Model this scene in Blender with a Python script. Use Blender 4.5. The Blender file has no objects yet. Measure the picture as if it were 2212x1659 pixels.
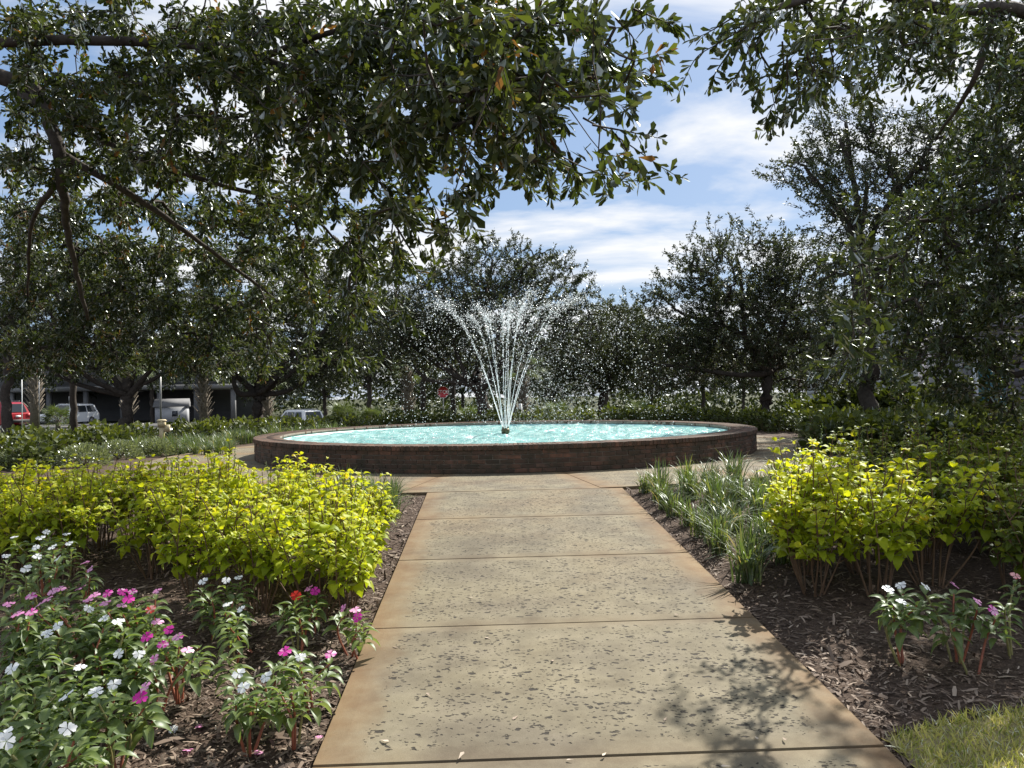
import bpy, bmesh, math, random
import numpy as np
from mathutils import Vector, Matrix

R_ = math.radians
SC = bpy.context.scene
COL = SC.collection

# ------------------------------------------------------------------ camera, sky, sun, exposure
FD = 1661.0                       # focal length for a 2212 px wide picture
CAM_Z = 1.17
cam_d = bpy.data.cameras.new('camera')
cam_d.sensor_width = 36.0
cam_d.lens = 36.0 * FD / 2212.0
cam_d.clip_start = 0.05
cam_d.clip_end = 2000
cam = bpy.data.objects.new('camera', cam_d)
COL.objects.link(cam)
CM = Matrix.Translation((0, 0, CAM_Z)) @ Matrix.Rotation(R_(90.775), 4, 'X') @ Matrix.Rotation(R_(-1.1), 4, 'Z')
cam.matrix_world = CM
SC.camera = cam

SUN_AZ, SUN_EL = R_(36), R_(44)
SUNV = Vector((math.sin(SUN_AZ) * math.cos(SUN_EL), math.cos(SUN_AZ) * math.cos(SUN_EL), math.sin(SUN_EL)))

world = bpy.data.worlds.new('World')
SC.world = world
world.use_nodes = True
wn, wl = world.node_tree.nodes, world.node_tree.links
wn.clear()
w_out = wn.new('ShaderNodeOutputWorld')
w_bg = wn.new('ShaderNodeBackground')
w_sky = wn.new('ShaderNodeTexSky')
w_sky.sky_type = 'NISHITA'
w_sky.sun_disc = False
w_sky.sun_elevation = SUN_EL
w_sky.sun_rotation = SUN_AZ
w_sky.air_density = 1.0
w_sky.dust_density = 1.2
w_sky.ozone_density = 1.6
w_tc = wn.new('ShaderNodeTexCoord')
w_sep = wn.new('ShaderNodeSeparateXYZ')
wl.new(w_tc.outputs['Generated'], w_sep.inputs[0])
w_add = wn.new('ShaderNodeMath'); w_add.operation = 'ADD'; w_add.inputs[1].default_value = 0.12
wl.new(w_sep.outputs['Z'], w_add.inputs[0])
w_max = wn.new('ShaderNodeMath'); w_max.operation = 'MAXIMUM'; w_max.inputs[1].default_value = 0.03
wl.new(w_add.outputs[0], w_max.inputs[0])
w_dx = wn.new('ShaderNodeMath'); w_dx.operation = 'DIVIDE'
w_dy = wn.new('ShaderNodeMath'); w_dy.operation = 'DIVIDE'
wl.new(w_sep.outputs['X'], w_dx.inputs[0]); wl.new(w_max.outputs[0], w_dx.inputs[1])
wl.new(w_sep.outputs['Y'], w_dy.inputs[0]); wl.new(w_max.outputs[0], w_dy.inputs[1])
w_cmb = wn.new('ShaderNodeCombineXYZ')
wl.new(w_dx.outputs[0], w_cmb.inputs[0]); wl.new(w_dy.outputs[0], w_cmb.inputs[1])
w_map = wn.new('ShaderNodeMapping')
w_map.inputs['Rotation'].default_value = (0, 0, R_(-28))
w_map.inputs['Scale'].default_value = (0.75, 1.15, 1)
w_map.inputs['Location'].default_value = (3.1, 0.6, 0)
wl.new(w_cmb.outputs[0], w_map.inputs[0])
w_n = wn.new('ShaderNodeTexNoise')
w_n.inputs['Scale'].default_value = 1.25
w_n.inputs['Detail'].default_value = 9
w_n.inputs['Roughness'].default_value = 0.56
w_n.inputs['Distortion'].default_value = 0.35
wl.new(w_map.outputs[0], w_n.inputs['Vector'])
w_r = wn.new('ShaderNodeValToRGB')
w_r.color_ramp.elements[0].position = 0.43; w_r.color_ramp.elements[0].color = (0.06, 0.06, 0.06, 1)
w_r.color_ramp.elements[1].position = 0.585; w_r.color_ramp.elements[1].color = (0.95, 0.95, 0.95, 1)
wl.new(w_n.outputs['Fac'], w_r.inputs[0])
w_mix = wn.new('ShaderNodeMix'); w_mix.data_type = 'RGBA'
w_mix.inputs['B'].default_value = (10.8, 10.9, 11.1, 1)
wl.new(w_r.outputs[0], w_mix.inputs['Factor'])
w_blue = wn.new('ShaderNodeMix'); w_blue.data_type = 'RGBA'
w_blue.inputs['Factor'].default_value = 0.45
w_blue.inputs['B'].default_value = (3.1, 5.7, 10.2, 1)
wl.new(w_sky.outputs[0], w_blue.inputs['A'])
wl.new(w_blue.outputs['Result'], w_mix.inputs['A'])
wl.new(w_mix.outputs['Result'], w_bg.inputs[0])
w_bg.inputs[1].default_value = 0.05
wl.new(w_bg.outputs[0], w_out.inputs[0])

sun_d = bpy.data.lights.new('sun', 'SUN')
sun_d.energy = 5.0
sun_d.angle = R_(0.5)
sun_d.color = (1.0, 0.95, 0.86)
sun = bpy.data.objects.new('sun', sun_d)
COL.objects.link(sun)
sun.rotation_euler = SUNV.to_track_quat('Z', 'Y').to_euler()
sun.location = (10, 10, 30)

SC.view_settings.view_transform = 'Standard'
SC.view_settings.look = 'None'
SC.view_settings.gamma = 1.0
SC.view_settings.exposure = 0.92
SC.render.engine = 'CYCLES'
SC.cycles.max_bounces = 7
SC.cycles.diffuse_bounces = 3
SC.cycles.glossy_bounces = 2
SC.cycles.transmission_bounces = 4
SC.cycles.transparent_max_bounces = 8
SC.cycles.sample_clamp_indirect = 4.0
SC.cycles.caustics_reflective = False
SC.cycles.caustics_refractive = False
SC.cycles.use_denoising = True
SC.cycles.use_adaptive_sampling = False

# ------------------------------------------------------------------ places
RNG = np.random.default_rng(11)
random.seed(5)
CM3 = np.array(CM.to_3x3())


def at(dx, dy, depth):
    """a point in the place seen at (dx, dy) of a 2212 px wide view, depth metres in front of the viewer"""
    v = np.array([(dx - 1106.0) / FD, -(dy - 829.5) / FD, -1.0]) * depth
    return CM3 @ v + np.array([0, 0, CAM_Z])


FC = np.array([-0.15, 16.6])      # fountain centre
FR = 5.15                         # outer wall radius
PR = 7.15                         # plaza outer radius


def zbase(x, y):
    x = np.asarray(x, float); y = np.asarray(y, float)
    z = np.where(y < 9.46, 0.0533 * (y - 9.46), 0.0)
    sl = 0.018 + 0.027 * np.clip((x + 30) / 14, 0, 1)
    z = np.where(y > 26, -sl * (np.minimum(y, 75) - 26), z)
    return z


def path_left(y):
    return -0.85 - 0.0335 * (y - 3.184)


def zg(x, y):
    """ground (bed) height"""
    x = np.asarray(x, float); y = np.asarray(y, float)
    pl = path_left(y)
    d = np.maximum(pl - x, x - (pl + 2.39))
    rr = np.hypot(x - FC[0], y - FC[1]) - PR
    d = np.where(y > 9.4, rr, d)
    d = np.where(rr < 0.0, -1.0, d)
    m = np.clip(d / 0.6, 0, 1)
    bump = 0.012 * (np.sin(x * 5.1 + 1.3 * np.sin(y * 3.7)) + np.sin(y * 6.3 + x * 2.2))
    z = zbase(x, y) - 0.05 + m * (0.05 + bump)
    return z


def ground_at(dx, dy, h=0.0):
    d = CM3 @ np.array([(dx - 1106.0) / FD, -(dy - 829.5) / FD, -1.0])
    t = 1.0
    o = np.array([0, 0, CAM_Z])
    lo, hi = 0.3, 160.0
    for _ in range(50):
        m = 0.5 * (lo + hi)
        p = o + d * m
        if p[2] - h > zg(p[0], p[1]):
            lo = m
        else:
            hi = m
    return o + d * lo


# ------------------------------------------------------------------ object helpers
def new_obj(name, data, parent=None):
    o = bpy.data.objects.new(name, data)
    COL.objects.link(o)
    if parent is not None:
        o.parent = parent
    return o


def empty(name, loc=(0, 0, 0), rz=0.0, scale=1.0):
    o = new_obj(name, None)
    o.empty_display_size = 0.1
    o.location = loc
    o.rotation_euler = (0, 0, rz)
    o.scale = (scale,) * 3
    return o


def tag(o, label=None, cat=None, group=None, kind=None):
    if label: o['label'] = label
    if cat: o['category'] = cat
    if group: o['group'] = group
    if kind: o['kind'] = kind
    return o


def norm(a):
    a = np.asarray(a, float)
    return a / np.maximum(np.linalg.norm(a, axis=-1, keepdims=True), 1e-9)


class MB:
    """collects vertices and faces and links them as one mesh object"""

    def __init__(self):
        self.v, self.f, self.t, self.n = [], {}, [], 0
        self.uv = {}

    def add(self, verts, faces, tint=0.5):
        verts = np.asarray(verts, float).reshape(-1, 3)
        faces = np.asarray(faces, np.int64)
        self.v.append(verts)
        self.t.append(np.broadcast_to(np.asarray(tint, float), (len(verts),)).copy())
        self.f.setdefault(faces.shape[1], []).append(faces + self.n)
        self.n += len(verts)
        return self

    def more(self, faces):
        faces = np.asarray(faces, np.int64)
        self.f.setdefault(faces.shape[1], []).append(faces)

    def inst(self, tmpl, P, D, N, S, tint):
        """copies of a template (verts along +Y, normal +Z) at points P, axis D, normal N, size S"""
        tv, tf = tmpl
        D = norm(D)
        X = norm(np.cross(D, N))
        Z = np.cross(X, D)
        S = np.broadcast_to(np.asarray(S, float), (len(P),))
        tv = np.asarray(tv, float)
        V = P[:, None, :] + S[:, None, None] * (tv[None, :, 0:1] * X[:, None, :] + tv[None, :, 1:2] * D[:, None, :] + tv[None, :, 2:3] * Z[:, None, :])
        n = len(tv)
        base = self.n + np.arange(len(P))[:, None, None] * n
        for fc in tf:
            fc = np.asarray(fc)
            self.f.setdefault(fc.shape[1], []).append((fc[None] + base).reshape(-1, fc.shape[1]))
        self.v.append(V.reshape(-1, 3))
        self.t.append(np.repeat(np.broadcast_to(np.asarray(tint, float), (len(P),)), n))
        self.n += len(P) * n
        return self

    def box(self, c, s, rz=0.0, tint=0.5, taper=1.0):
        c = np.asarray(c, float); hx, hy, hz = np.asarray(s, float) / 2
        q = np.array([[-hx, -hy, -hz], [hx, -hy, -hz], [hx, hy, -hz], [-hx, hy, -hz], [-hx * taper, -hy * taper, hz], [hx * taper, -hy * taper, hz], [hx * taper, hy * taper, hz], [-hx * taper, hy * taper, hz]])
        ca, sa = math.cos(rz), math.sin(rz)
        q = np.stack([q[:, 0] * ca - q[:, 1] * sa, q[:, 0] * sa + q[:, 1] * ca, q[:, 2]], 1) + c
        return self.add(q, [[0, 3, 2, 1], [4, 5, 6, 7], [0, 1, 5, 4], [1, 2, 6, 5], [2, 3, 7, 6], [3, 0, 4, 7]], tint)

    def tube(self, pts, rad, sides=8, tint=0.5, wob=0.0, rng=RNG, cap=True):
        pts = np.asarray(pts, float)
        n = len(pts)
        rad = np.broadcast_to(np.asarray(rad, float), (n,))
        T = norm(np.gradient(pts, axis=0))
        up = np.array([0.31, 0.17, 0.93]) if abs(T[0][2]) < 0.9 else np.array([1.0, 0.1, 0.0])
        A = norm(np.cross(T, up)); B = np.cross(T, A)
        a = np.linspace(0, 2 * np.pi, sides, endpoint=False)
        r = rad[:, None] * (1 + wob * rng.normal(size=(n, sides)))
        V = pts[:, None] + r[..., None] * (np.cos(a)[None, :, None] * A[:, None] + np.sin(a)[None, :, None] * B[:, None])
        i, j = np.meshgrid(np.arange(n - 1), np.arange(sides), indexing='ij')
        j2 = (j + 1) % sides
        F = np.stack([i * sides + j, i * sides + j2, (i + 1) * sides + j2, (i + 1) * sides + j], -1).reshape(-1, 4)
        base = self.n
        self.add(V, F, tint)
        if cap and sides > 3:
            self.more([list(range(base + (n - 1) * sides, base + n * sides))])
            self.more([list(range(base + sides - 1, base - 1, -1))])
        return self

    def prisms(self, P0, P1, r0, r1, tint=0.5):
        """many straight three-sided twigs at once"""
        T = norm(P1 - P0)
        up = np.where(np.abs(T[:, 2:3]) < 0.9, np.array([[0.0, 0, 1]]), np.array([[1.0, 0, 0]]))
        A = norm(np.cross(T, up)); B = np.cross(T, A)
        vs = []
        for P, r in ((P0, r0), (P1, r1)):
            for k in range(3):
                a = 2 * math.pi * k / 3
                vs.append(P + np.asarray(r)[:, None] * (math.cos(a) * A + math.sin(a) * B))
        V = np.stack(vs, 1)
        F = np.array([[0, 1, 4, 3], [1, 2, 5, 4], [2, 0, 3, 5]])
        base = np.arange(len(P0))[:, None, None] * 6
        return self.add(V.reshape(-1, 3), (F[None] + base).reshape(-1, 4), tint)

    def mesh(self, name, mat, smooth=False):
        me = bpy.data.meshes.new(name)
        if self.n == 0:
            return me
        V = np.concatenate(self.v)
        me.vertices.add(len(V))
        me.vertices.foreach_set('co', V.astype(np.float32).ravel())
        loops, starts, s = [], [], 0
        for k in sorted(self.f):
            F = np.concatenate(self.f[k])
            loops.append(F.ravel())
            starts.append(s + np.arange(len(F)) * k)
            s += F.size
        L = np.concatenate(loops).astype(np.int32); St = np.concatenate(starts).astype(np.int32)
        me.loops.add(len(L))
        me.loops.foreach_set('vertex_index', L)
        me.polygons.add(len(St))
        me.polygons.foreach_set('loop_start', St)
        if smooth:
            me.polygons.foreach_set('use_smooth', np.ones(len(St), bool))
        at_ = me.attributes.new('tint', 'FLOAT', 'POINT')
        at_.data.foreach_set('value', np.concatenate(self.t).astype(np.float32))
        me.update(calc_edges=True)
        me.materials.append(mat)
        return me

    def build(self, name, mat, parent=None, smooth=False):
        return new_obj(name, self.mesh(name, mat, smooth), parent)


def grid_mesh(X, Y, Z, name, mat, parent=None, smooth=True):
    m = MB()
    ny, nx = X.shape
    i, j = np.meshgrid(np.arange(ny - 1), np.arange(nx - 1), indexing='ij')
    F = np.stack([i * nx + j, i * nx + j + 1, (i + 1) * nx + j + 1, (i + 1) * nx + j], -1).reshape(-1, 4)
    m.add(np.stack([X, Y, Z], -1).reshape(-1, 3), F)
    return m.build(name, mat, parent, smooth)


def smooth_line(pts, n=8):
    """Catmull-Rom through the points"""
    p = np.asarray(pts, float)
    p = np.concatenate([[2 * p[0] - p[1]], p, [2 * p[-1] - p[-2]]])
    out = []
    for k in range(1, len(p) - 2):
        a, b, c, d = p[k - 1], p[k], p[k + 1], p[k + 2]
        for t in np.linspace(0, 1, n, endpoint=False):
            out.append(0.5 * ((2 * b) + (-a + c) * t + (2 * a - 5 * b + 4 * c - d) * t * t + (-a + 3 * b - 3 * c + d) * t ** 3))
    out.append(p[-2])
    return np.array(out)


# ------------------------------------------------------------------ materials
def mat_new(name):
    m = bpy.data.materials.new(name)
    m.use_nodes = True
    nt = m.node_tree
    nt.nodes.clear()
    out = nt.nodes.new('ShaderNodeOutputMaterial')
    return m, nt.nodes, nt.links, out


def ramp(nodes, stops):
    r = nodes.new('ShaderNodeValToRGB')
    cr = r.color_ramp
    while len(cr.elements) < len(stops):
        cr.elements.new(0.5)
    for e, (p, c) in zip(cr.elements, stops):
        e.position = p
        e.color = (*c, 1) if len(c) == 3 else c
    return r


def leaf_mat(name, stops, rough=0.45, gloss=0.08, transl=0.4, tmul=(1.3, 1.35, 0.7)):
    """leaf: diffuse + translucent + a waxy gloss, hue by the leaf's own tint"""
    m, n, l, out = mat_new(name)
    a = n.new('ShaderNodeAttribute'); a.attribute_name = 'tint'
    r = ramp(n, stops)
    l.new(a.outputs['Fac'], r.inputs[0])
    d = n.new('ShaderNodeBsdfDiffuse')
    t = n.new('ShaderNodeBsdfTranslucent')
    g = n.new('ShaderNodeBsdfGlossy'); g.inputs['Roughness'].default_value = rough
    g.inputs['Color'].default_value = (0.9, 0.95, 0.95, 1)
    mul = n.new('ShaderNodeMix'); mul.data_type = 'RGBA'; mul.blend_type = 'MULTIPLY'
    mul.inputs['Factor'].default_value = 1
    mul.inputs['B'].default_value = (*tmul, 1)
    l.new(r.outputs[0], d.inputs[0])
    l.new(r.outputs[0], mul.inputs['A'])
    l.new(mul.outputs['Result'], t.inputs[0])
    m1 = n.new('ShaderNodeMixShader'); m1.inputs[0].default_value = transl
    l.new(d.outputs[0], m1.inputs[1]); l.new(t.outputs[0], m1.inputs[2])
    fr = n.new('ShaderNodeFresnel'); fr.inputs['IOR'].default_value = 1.33
    ad = n.new('ShaderNodeMath'); ad.operation = 'MULTIPLY_ADD'
    l.new(fr.outputs[0], ad.inputs[0]); ad.inputs[1].default_value = 0.30; ad.inputs[2].default_value = gloss * 0.12
    m2 = n.new('ShaderNodeMixShader')
    l.new(ad.outputs[0], m2.inputs[0])
    l.new(m1.outputs[0], m2.inputs[1]); l.new(g.outputs[0], m2.inputs[2])
    l.new(m2.outputs[0], out.inputs[0])
    return m


def plain(name, color, rough=0.6, metal=0.0, noise=0.0, scale=8.0, bump=0.0, spec=0.5):
    m, n, l, out = mat_new(name)
    b = n.new('ShaderNodeBsdfPrincipled')
    b.inputs['Roughness'].default_value = rough
    b.inputs['Metallic'].default_value = metal
    b.inputs['Specular IOR Level'].default_value = spec
    b.inputs['Base Color'].default_value = (*color, 1)
    if noise or bump:
        tc = n.new('ShaderNodeTexCoord')
        t = n.new('ShaderNodeTexNoise'); t.inputs['Scale'].default_value = scale; t.inputs['Detail'].default_value = 7
        t.inputs['Roughness'].default_value = 0.65
        l.new(tc.outputs['Object'], t.inputs['Vector'])
        c = np.array(color)
        r = ramp(n, [(0.25, tuple(c * (1 - noise))), (0.75, tuple(np.minimum(c * (1 + noise), 1)))])
        l.new(t.outputs['Fac'], r.inputs[0])
        l.new(r.outputs[0], b.inputs['Base Color'])
        if bump:
            bp = n.new('ShaderNodeBump'); bp.inputs['Strength'].default_value = bump; bp.inputs['Distance'].default_value = 0.02
            l.new(t.outputs['Fac'], bp.inputs['Height'])
            l.new(bp.outputs[0], b.inputs['Normal'])
    l.new(b.outputs[0], out.inputs[0])
    return m


def tint_mat(name, stops, rough=0.7, bump=0.0, spec=0.3):
    m, n, l, out = mat_new(name)
    a = n.new('ShaderNodeAttribute'); a.attribute_name = 'tint'
    r = ramp(n, stops)
    l.new(a.outputs['Fac'], r.inputs[0])
    b = n.new('ShaderNodeBsdfPrincipled')
    b.inputs['Roughness'].default_value = rough
    b.inputs['Specular IOR Level'].default_value = spec
    l.new(r.outputs[0], b.inputs['Base Color'])
    l.new(b.outputs[0], out.inputs[0])
    return m


M = {}
M['oak_near'] = leaf_mat('near_oak_leaf', [(0.0, (0.024, 0.034, 0.010)), (0.5, (0.045, 0.060, 0.014)), (0.90, (0.085, 0.10, 0.020)), (0.97, (0.14, 0.10, 0.025)), (1.0, (0.17, 0.08, 0.025))], 0.5, 0.06, 0.45)
M['oak_far'] = leaf_mat('far_oak_leaf', [(0.0, (0.022, 0.029, 0.012)), (0.5, (0.042, 0.052, 0.021)), (1.0, (0.085, 0.095, 0.034))], 0.45, 0.10, 0.30)
M['oak_right'] = leaf_mat('right_oak_leaf', [(0.0, (0.022, 0.032, 0.010)), (0.6, (0.048, 0.064, 0.018)), (1.0, (0.10, 0.115, 0.026))], 0.40, 0.10, 0.32)
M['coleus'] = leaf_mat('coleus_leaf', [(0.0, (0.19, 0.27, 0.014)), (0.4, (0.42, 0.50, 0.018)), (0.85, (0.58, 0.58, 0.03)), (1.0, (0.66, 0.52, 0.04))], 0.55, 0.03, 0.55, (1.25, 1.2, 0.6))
M['coleus_shaded'] = leaf_mat('shaded_coleus_leaf', [(0.0, (0.06, 0.095, 0.010)), (0.45, (0.13, 0.17, 0.014)), (0.85, (0.26, 0.29, 0.02)), (1.0, (0.40, 0.36, 0.03))], 0.5, 0.06, 0.45, (1.2, 1.2, 0.6))  # darker copy of the coleus leaf, the bed's shade put into its colour
M['coleus_far'] = leaf_mat('hedge_leaf', [(0.0, (0.03, 0.042, 0.008)), (0.6, (0.065, 0.082, 0.012)), (1.0, (0.14, 0.155, 0.02))], 0.5, 0.06, 0.35)  # hedge coleus darkened: tree shade put into the leaf colour
M['wood_leaf'] = leaf_mat('distant_wood_leaf', [(0.0, (0.018, 0.026, 0.009)), (0.6, (0.035, 0.046, 0.015)), (1.0, (0.065, 0.075, 0.022))], 0.6, 0.0, 0.3)
M['impatiens'] = leaf_mat('impatiens_leaf', [(0.0, (0.07, 0.12, 0.03)), (0.6, (0.14, 0.20, 0.05)), (1.0, (0.34, 0.40, 0.14))], 0.45, 0.25, 0.5, (1.5, 1.5, 0.8))
M['liriope'] = leaf_mat('liriope_blade', [(0.0, (0.05, 0.085, 0.024)), (0.6, (0.12, 0.165, 0.05)), (0.9, (0.27, 0.28, 0.08)), (1.0, (0.42, 0.34, 0.14))], 0.42, 0.35, 0.40)
M['shrub'] = leaf_mat('grey_shrub_leaf', [(0.0, (0.09, 0.115, 0.055)), (1.0, (0.32, 0.35, 0.20))], 0.4, 0.12, 0.25)
M['palm_leaf'] = leaf_mat('palm_leaf', [(0.0, (0.05, 0.08, 0.03)), (1.0, (0.16, 0.19, 0.06))], 0.4, 0.1, 0.3)
M['lawn'] = leaf_mat('lawn_blade', [(0.0, (0.16, 0.21, 0.04)), (0.5, (0.38, 0.38, 0.11)), (1.0, (0.66, 0.57, 0.28))], 0.5, 0.05, 0.45)
M['magenta'] = leaf_mat('magenta_petal', [(0.0, (0.55, 0.02, 0.30)), (1.0, (0.72, 0.06, 0.42))], 0.6, 0.02, 0.3, (1.1, 1.0, 1.1))
M['white_petal'] = leaf_mat('white_petal', [(0.0, (0.78, 0.80, 0.80)), (1.0, (0.86, 0.86, 0.86))], 0.6, 0.02, 0.3, (1, 1, 1))
M['red_petal'] = leaf_mat('red_petal', [(0.0, (0.60, 0.03, 0.02)), (1.0, (0.70, 0.05, 0.03))], 0.6, 0.02, 0.3, (1.1, 1, 1))
M['bark'] = plain('oak_bark', (0.060, 0.050, 0.042), 0.9, noise=0.55, scale=14, bump=0.7, spec=0.2)
M['palm_bark'] = plain('palm_bark', (0.17, 0.145, 0.115), 0.9, noise=0.4, scale=10, bump=0.5, spec=0.2)
M['coleus_stem'] = plain('coleus_stem', (0.13, 0.075, 0.040), 0.7, noise=0.4, scale=30)
M['red_stem'] = plain('impatiens_stem', (0.28, 0.085, 0.045), 0.5, noise=0.4, scale=30)
M['green_stem'] = plain('pale_stem', (0.22, 0.20, 0.07), 0.5, noise=0.4, scale=30)
M['chips'] = tint_mat('mulch_chip', [(0.0, (0.05, 0.034, 0.025)), (0.4, (0.16, 0.115, 0.085)), (0.75, (0.30, 0.235, 0.18)), (1.0, (0.52, 0.44, 0.35))], 0.75)
M['white_metal'] = plain('white_metal', (0.75, 0.75, 0.73), 0.4)
M['grey_metal'] = plain('grey_metal', (0.30, 0.30, 0.30), 0.45, 0.6)
M['dark'] = plain('dark_rubber', (0.02, 0.02, 0.02), 0.7)
M['glass'] = plain('car_glass', (0.02, 0.025, 0.03), 0.05)
M['tan'] = plain('tan_paint', (0.48, 0.40, 0.24), 0.6, noise=0.12, scale=20)


def ground_material():
    m, n, l, out = mat_new('mulch_soil')
    g = n.new('ShaderNodeNewGeometry')
    b = n.new('ShaderNodeBsdfPrincipled'); b.inputs['Roughness'].default_value = 0.9; b.inputs['Specular IOR Level'].default_value = 0.2
    t1 = n.new('ShaderNodeTexNoise'); t1.inputs['Scale'].default_value = 45; t1.inputs['Detail'].default_value = 8; t1.inputs['Roughness'].default_value = 0.7
    l.new(g.outputs['Position'], t1.inputs['Vector'])
    r1 = ramp(n, [(0.3, (0.03, 0.020, 0.015)), (0.55, (0.085, 0.058, 0.042)), (0.75, (0.19, 0.14, 0.105))])
    l.new(t1.outputs['Fac'], r1.inputs[0])
    t2 = n.new('ShaderNodeTexNoise'); t2.inputs['Scale'].default_value = 0.35; t2.inputs['Detail'].default_value = 6
    l.new(g.outputs['Position'], t2.inputs['Vector'])
    r2 = ramp(n, [(0.3, (0.026, 0.032, 0.010)), (0.7, (0.050, 0.054, 0.018))])
    l.new(t2.outputs['Fac'], r2.inputs[0])
    sp = n.new('ShaderNodeSeparateXYZ'); l.new(g.outputs['Position'], sp.inputs[0])
    mr = n.new('ShaderNodeMapRange'); mr.inputs[1].default_value = 29; mr.inputs[2].default_value = 34
    l.new(sp.outputs['Y'], mr.inputs[0])
    mx = n.new('ShaderNodeMix'); mx.data_type = 'RGBA'
    l.new(mr.outputs[0], mx.inputs['Factor']); l.new(r1.outputs[0], mx.inputs['A']); l.new(r2.outputs[0], mx.inputs['B'])
    l.new(mx.outputs['Result'], b.inputs['Base Color'])
    bp = n.new('ShaderNodeBump'); bp.inputs['Strength'].default_value = 0.9; bp.inputs['Distance'].default_value = 0.02
    l.new(t1.outputs['Fac'], bp.inputs['Height']); l.new(bp.outputs[0], b.inputs['Normal'])
    l.new(b.outputs[0], out.inputs[0])
    return m


def slab_material():
    """pitted concrete: grey-buff field with dark pits, smooth tan border along each slab's edge, rust stain"""
    m, n, l, out = mat_new('pitted_concrete')
    uv = n.new('ShaderNodeUVMap'); uv.uv_map = 'edge'
    su = n.new('ShaderNodeSeparateXYZ'); l.new(uv.outputs[0], su.inputs[0])
    g = n.new('ShaderNodeNewGeometry')
    b = n.new('ShaderNodeBsdfPrincipled'); b.inputs['Roughness'].default_value = 0.85; b.inputs['Specular IOR Level'].default_value = 0.25

    def math_(op, a, c=None, v=None):
        q = n.new('ShaderNodeMath'); q.operation = op
        l.new(a, q.inputs[0])
        if c is not None: l.new(c, q.inputs[1])
        if v is not None: q.inputs[1].default_value = v
        return q.outputs[0]

    def noise(scale, detail=6, rough=0.6, dist=0.0):
        t = n.new('ShaderNodeTexNoise'); t.inputs['Scale'].default_value = scale; t.inputs['Detail'].default_value = detail
        t.inputs['Roughness'].default_value = rough; t.inputs['Distortion'].default_value = dist
        l.new(g.outputs['Position'], t.inputs['Vector'])
        return t.outputs['Fac']

    big = noise(0.9, 5)
    mid = noise(4.5, 7, 0.65)
    fine = noise(220, 3, 0.7)
    # distance to the slab's own edge, in metres (x: to the side edges, y: to the joints), roughened
    wob = math_('MULTIPLY', math_('SUBTRACT', mid, v=0.5), v=0.30)
    du = math_('ADD', su.outputs['X'], wob)
    dv = math_('ADD', su.outputs['Y'], math_('MULTIPLY', wob, v=0.4))
    fu = n.new('ShaderNodeMapRange'); fu.inputs[1].default_value = 0.02; fu.inputs[2].default_value = 0.26
    l.new(du, fu.inputs[0])
    fv = n.new('ShaderNodeMapRange'); fv.inputs[1].default_value = 0.0; fv.inputs[2].default_value = 0.14
    l.new(dv, fv.inputs[0])
    field = math_('MULTIPLY', fu.outputs[0], math_('ADD', math_('MULTIPLY', fv.outputs[0], v=0.75), v=0.25))
    # colours
    rb = ramp(n, [(0.30, (0.138, 0.117, 0.078)), (0.52, (0.19, 0.165, 0.112)), (0.72, (0.228, 0.198, 0.138))])
    l.new(mid, rb.inputs[0])
    re = ramp(n, [(0.32, (0.16, 0.102, 0.055)), (0.55, (0.20, 0.138, 0.076)), (0.75, (0.22, 0.164, 0.098))])
    l.new(mid, re.inputs[0])
    # rust grows towards the plaza (irrigation stain)
    sp = n.new('ShaderNodeSeparateXYZ'); l.new(g.outputs['Position'], sp.inputs[0])
    ry = n.new('ShaderNodeMapRange'); ry.inputs[1].default_value = 4.0; ry.inputs[2].default_value = 8.5
    ry.inputs[3].default_value = 0.0; ry.inputs[4].default_value = 0.35
    l.new(sp.outputs['Y'], ry.inputs[0])
    rb2 = n.new('ShaderNodeMapRange'); rb2.inputs[1].default_value = 0.46; rb2.inputs[2].default_value = 0.62
    l.new(big, rb2.inputs[0])
    rust = math_('MULTIPLY', ry.outputs[0], rb2.outputs[0])
    inv = math_('SUBTRACT', math_('MULTIPLY', fu.outputs[0], math_('ADD', math_('MULTIPLY', fv.outputs[0], v=0.25), v=0.75)), rust)
    cl = n.new('ShaderNodeClamp'); l.new(inv, cl.inputs[0])
    mx = n.new('ShaderNodeMix'); mx.data_type = 'RGBA'
    l.new(cl.outputs[0], mx.inputs['Factor']); l.new(re.outputs[0], mx.inputs['A']); l.new(rb.outputs[0], mx.inputs['B'])
    # fine sand grain
    rg = ramp(n, [(0.3, (0.82, 0.82, 0.82)), (0.7, (1.12, 1.12, 1.12))])
    l.new(fine, rg.inputs[0])
    mg = n.new('ShaderNodeMix'); mg.data_type = 'RGBA'; mg.blend_type = 'MULTIPLY'; mg.inputs['Factor'].default_value = 1
    l.new(mx.outputs['Result'], mg.inputs['A']); l.new(rg.outputs[0], mg.inputs['B'])
    blot = n.new('ShaderNodeTexNoise'); blot.inputs['Scale'].default_value = 1.7; blot.inputs['Detail'].default_value = 6; blot.inputs['Roughness'].default_value = 0.6
    l.new(g.outputs['Position'], blot.inputs['Vector'])
    rbl = ramp(n, [(0.36, (0.74, 0.73, 0.76)), (0.52, (0.98, 0.98, 0.98)), (0.70, (1.08, 1.07, 1.03))])
    l.new(blot.outputs['Fac'], rbl.inputs[0])
    mb_ = n.new('ShaderNodeMix'); mb_.data_type = 'RGBA'; mb_.blend_type = 'MULTIPLY'; mb_.inputs['Factor'].default_value = 1
    l.new(mg.outputs['Result'], mb_.inputs['A']); l.new(rbl.outputs[0], mb_.inputs['B'])
    mg = mb_
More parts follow.
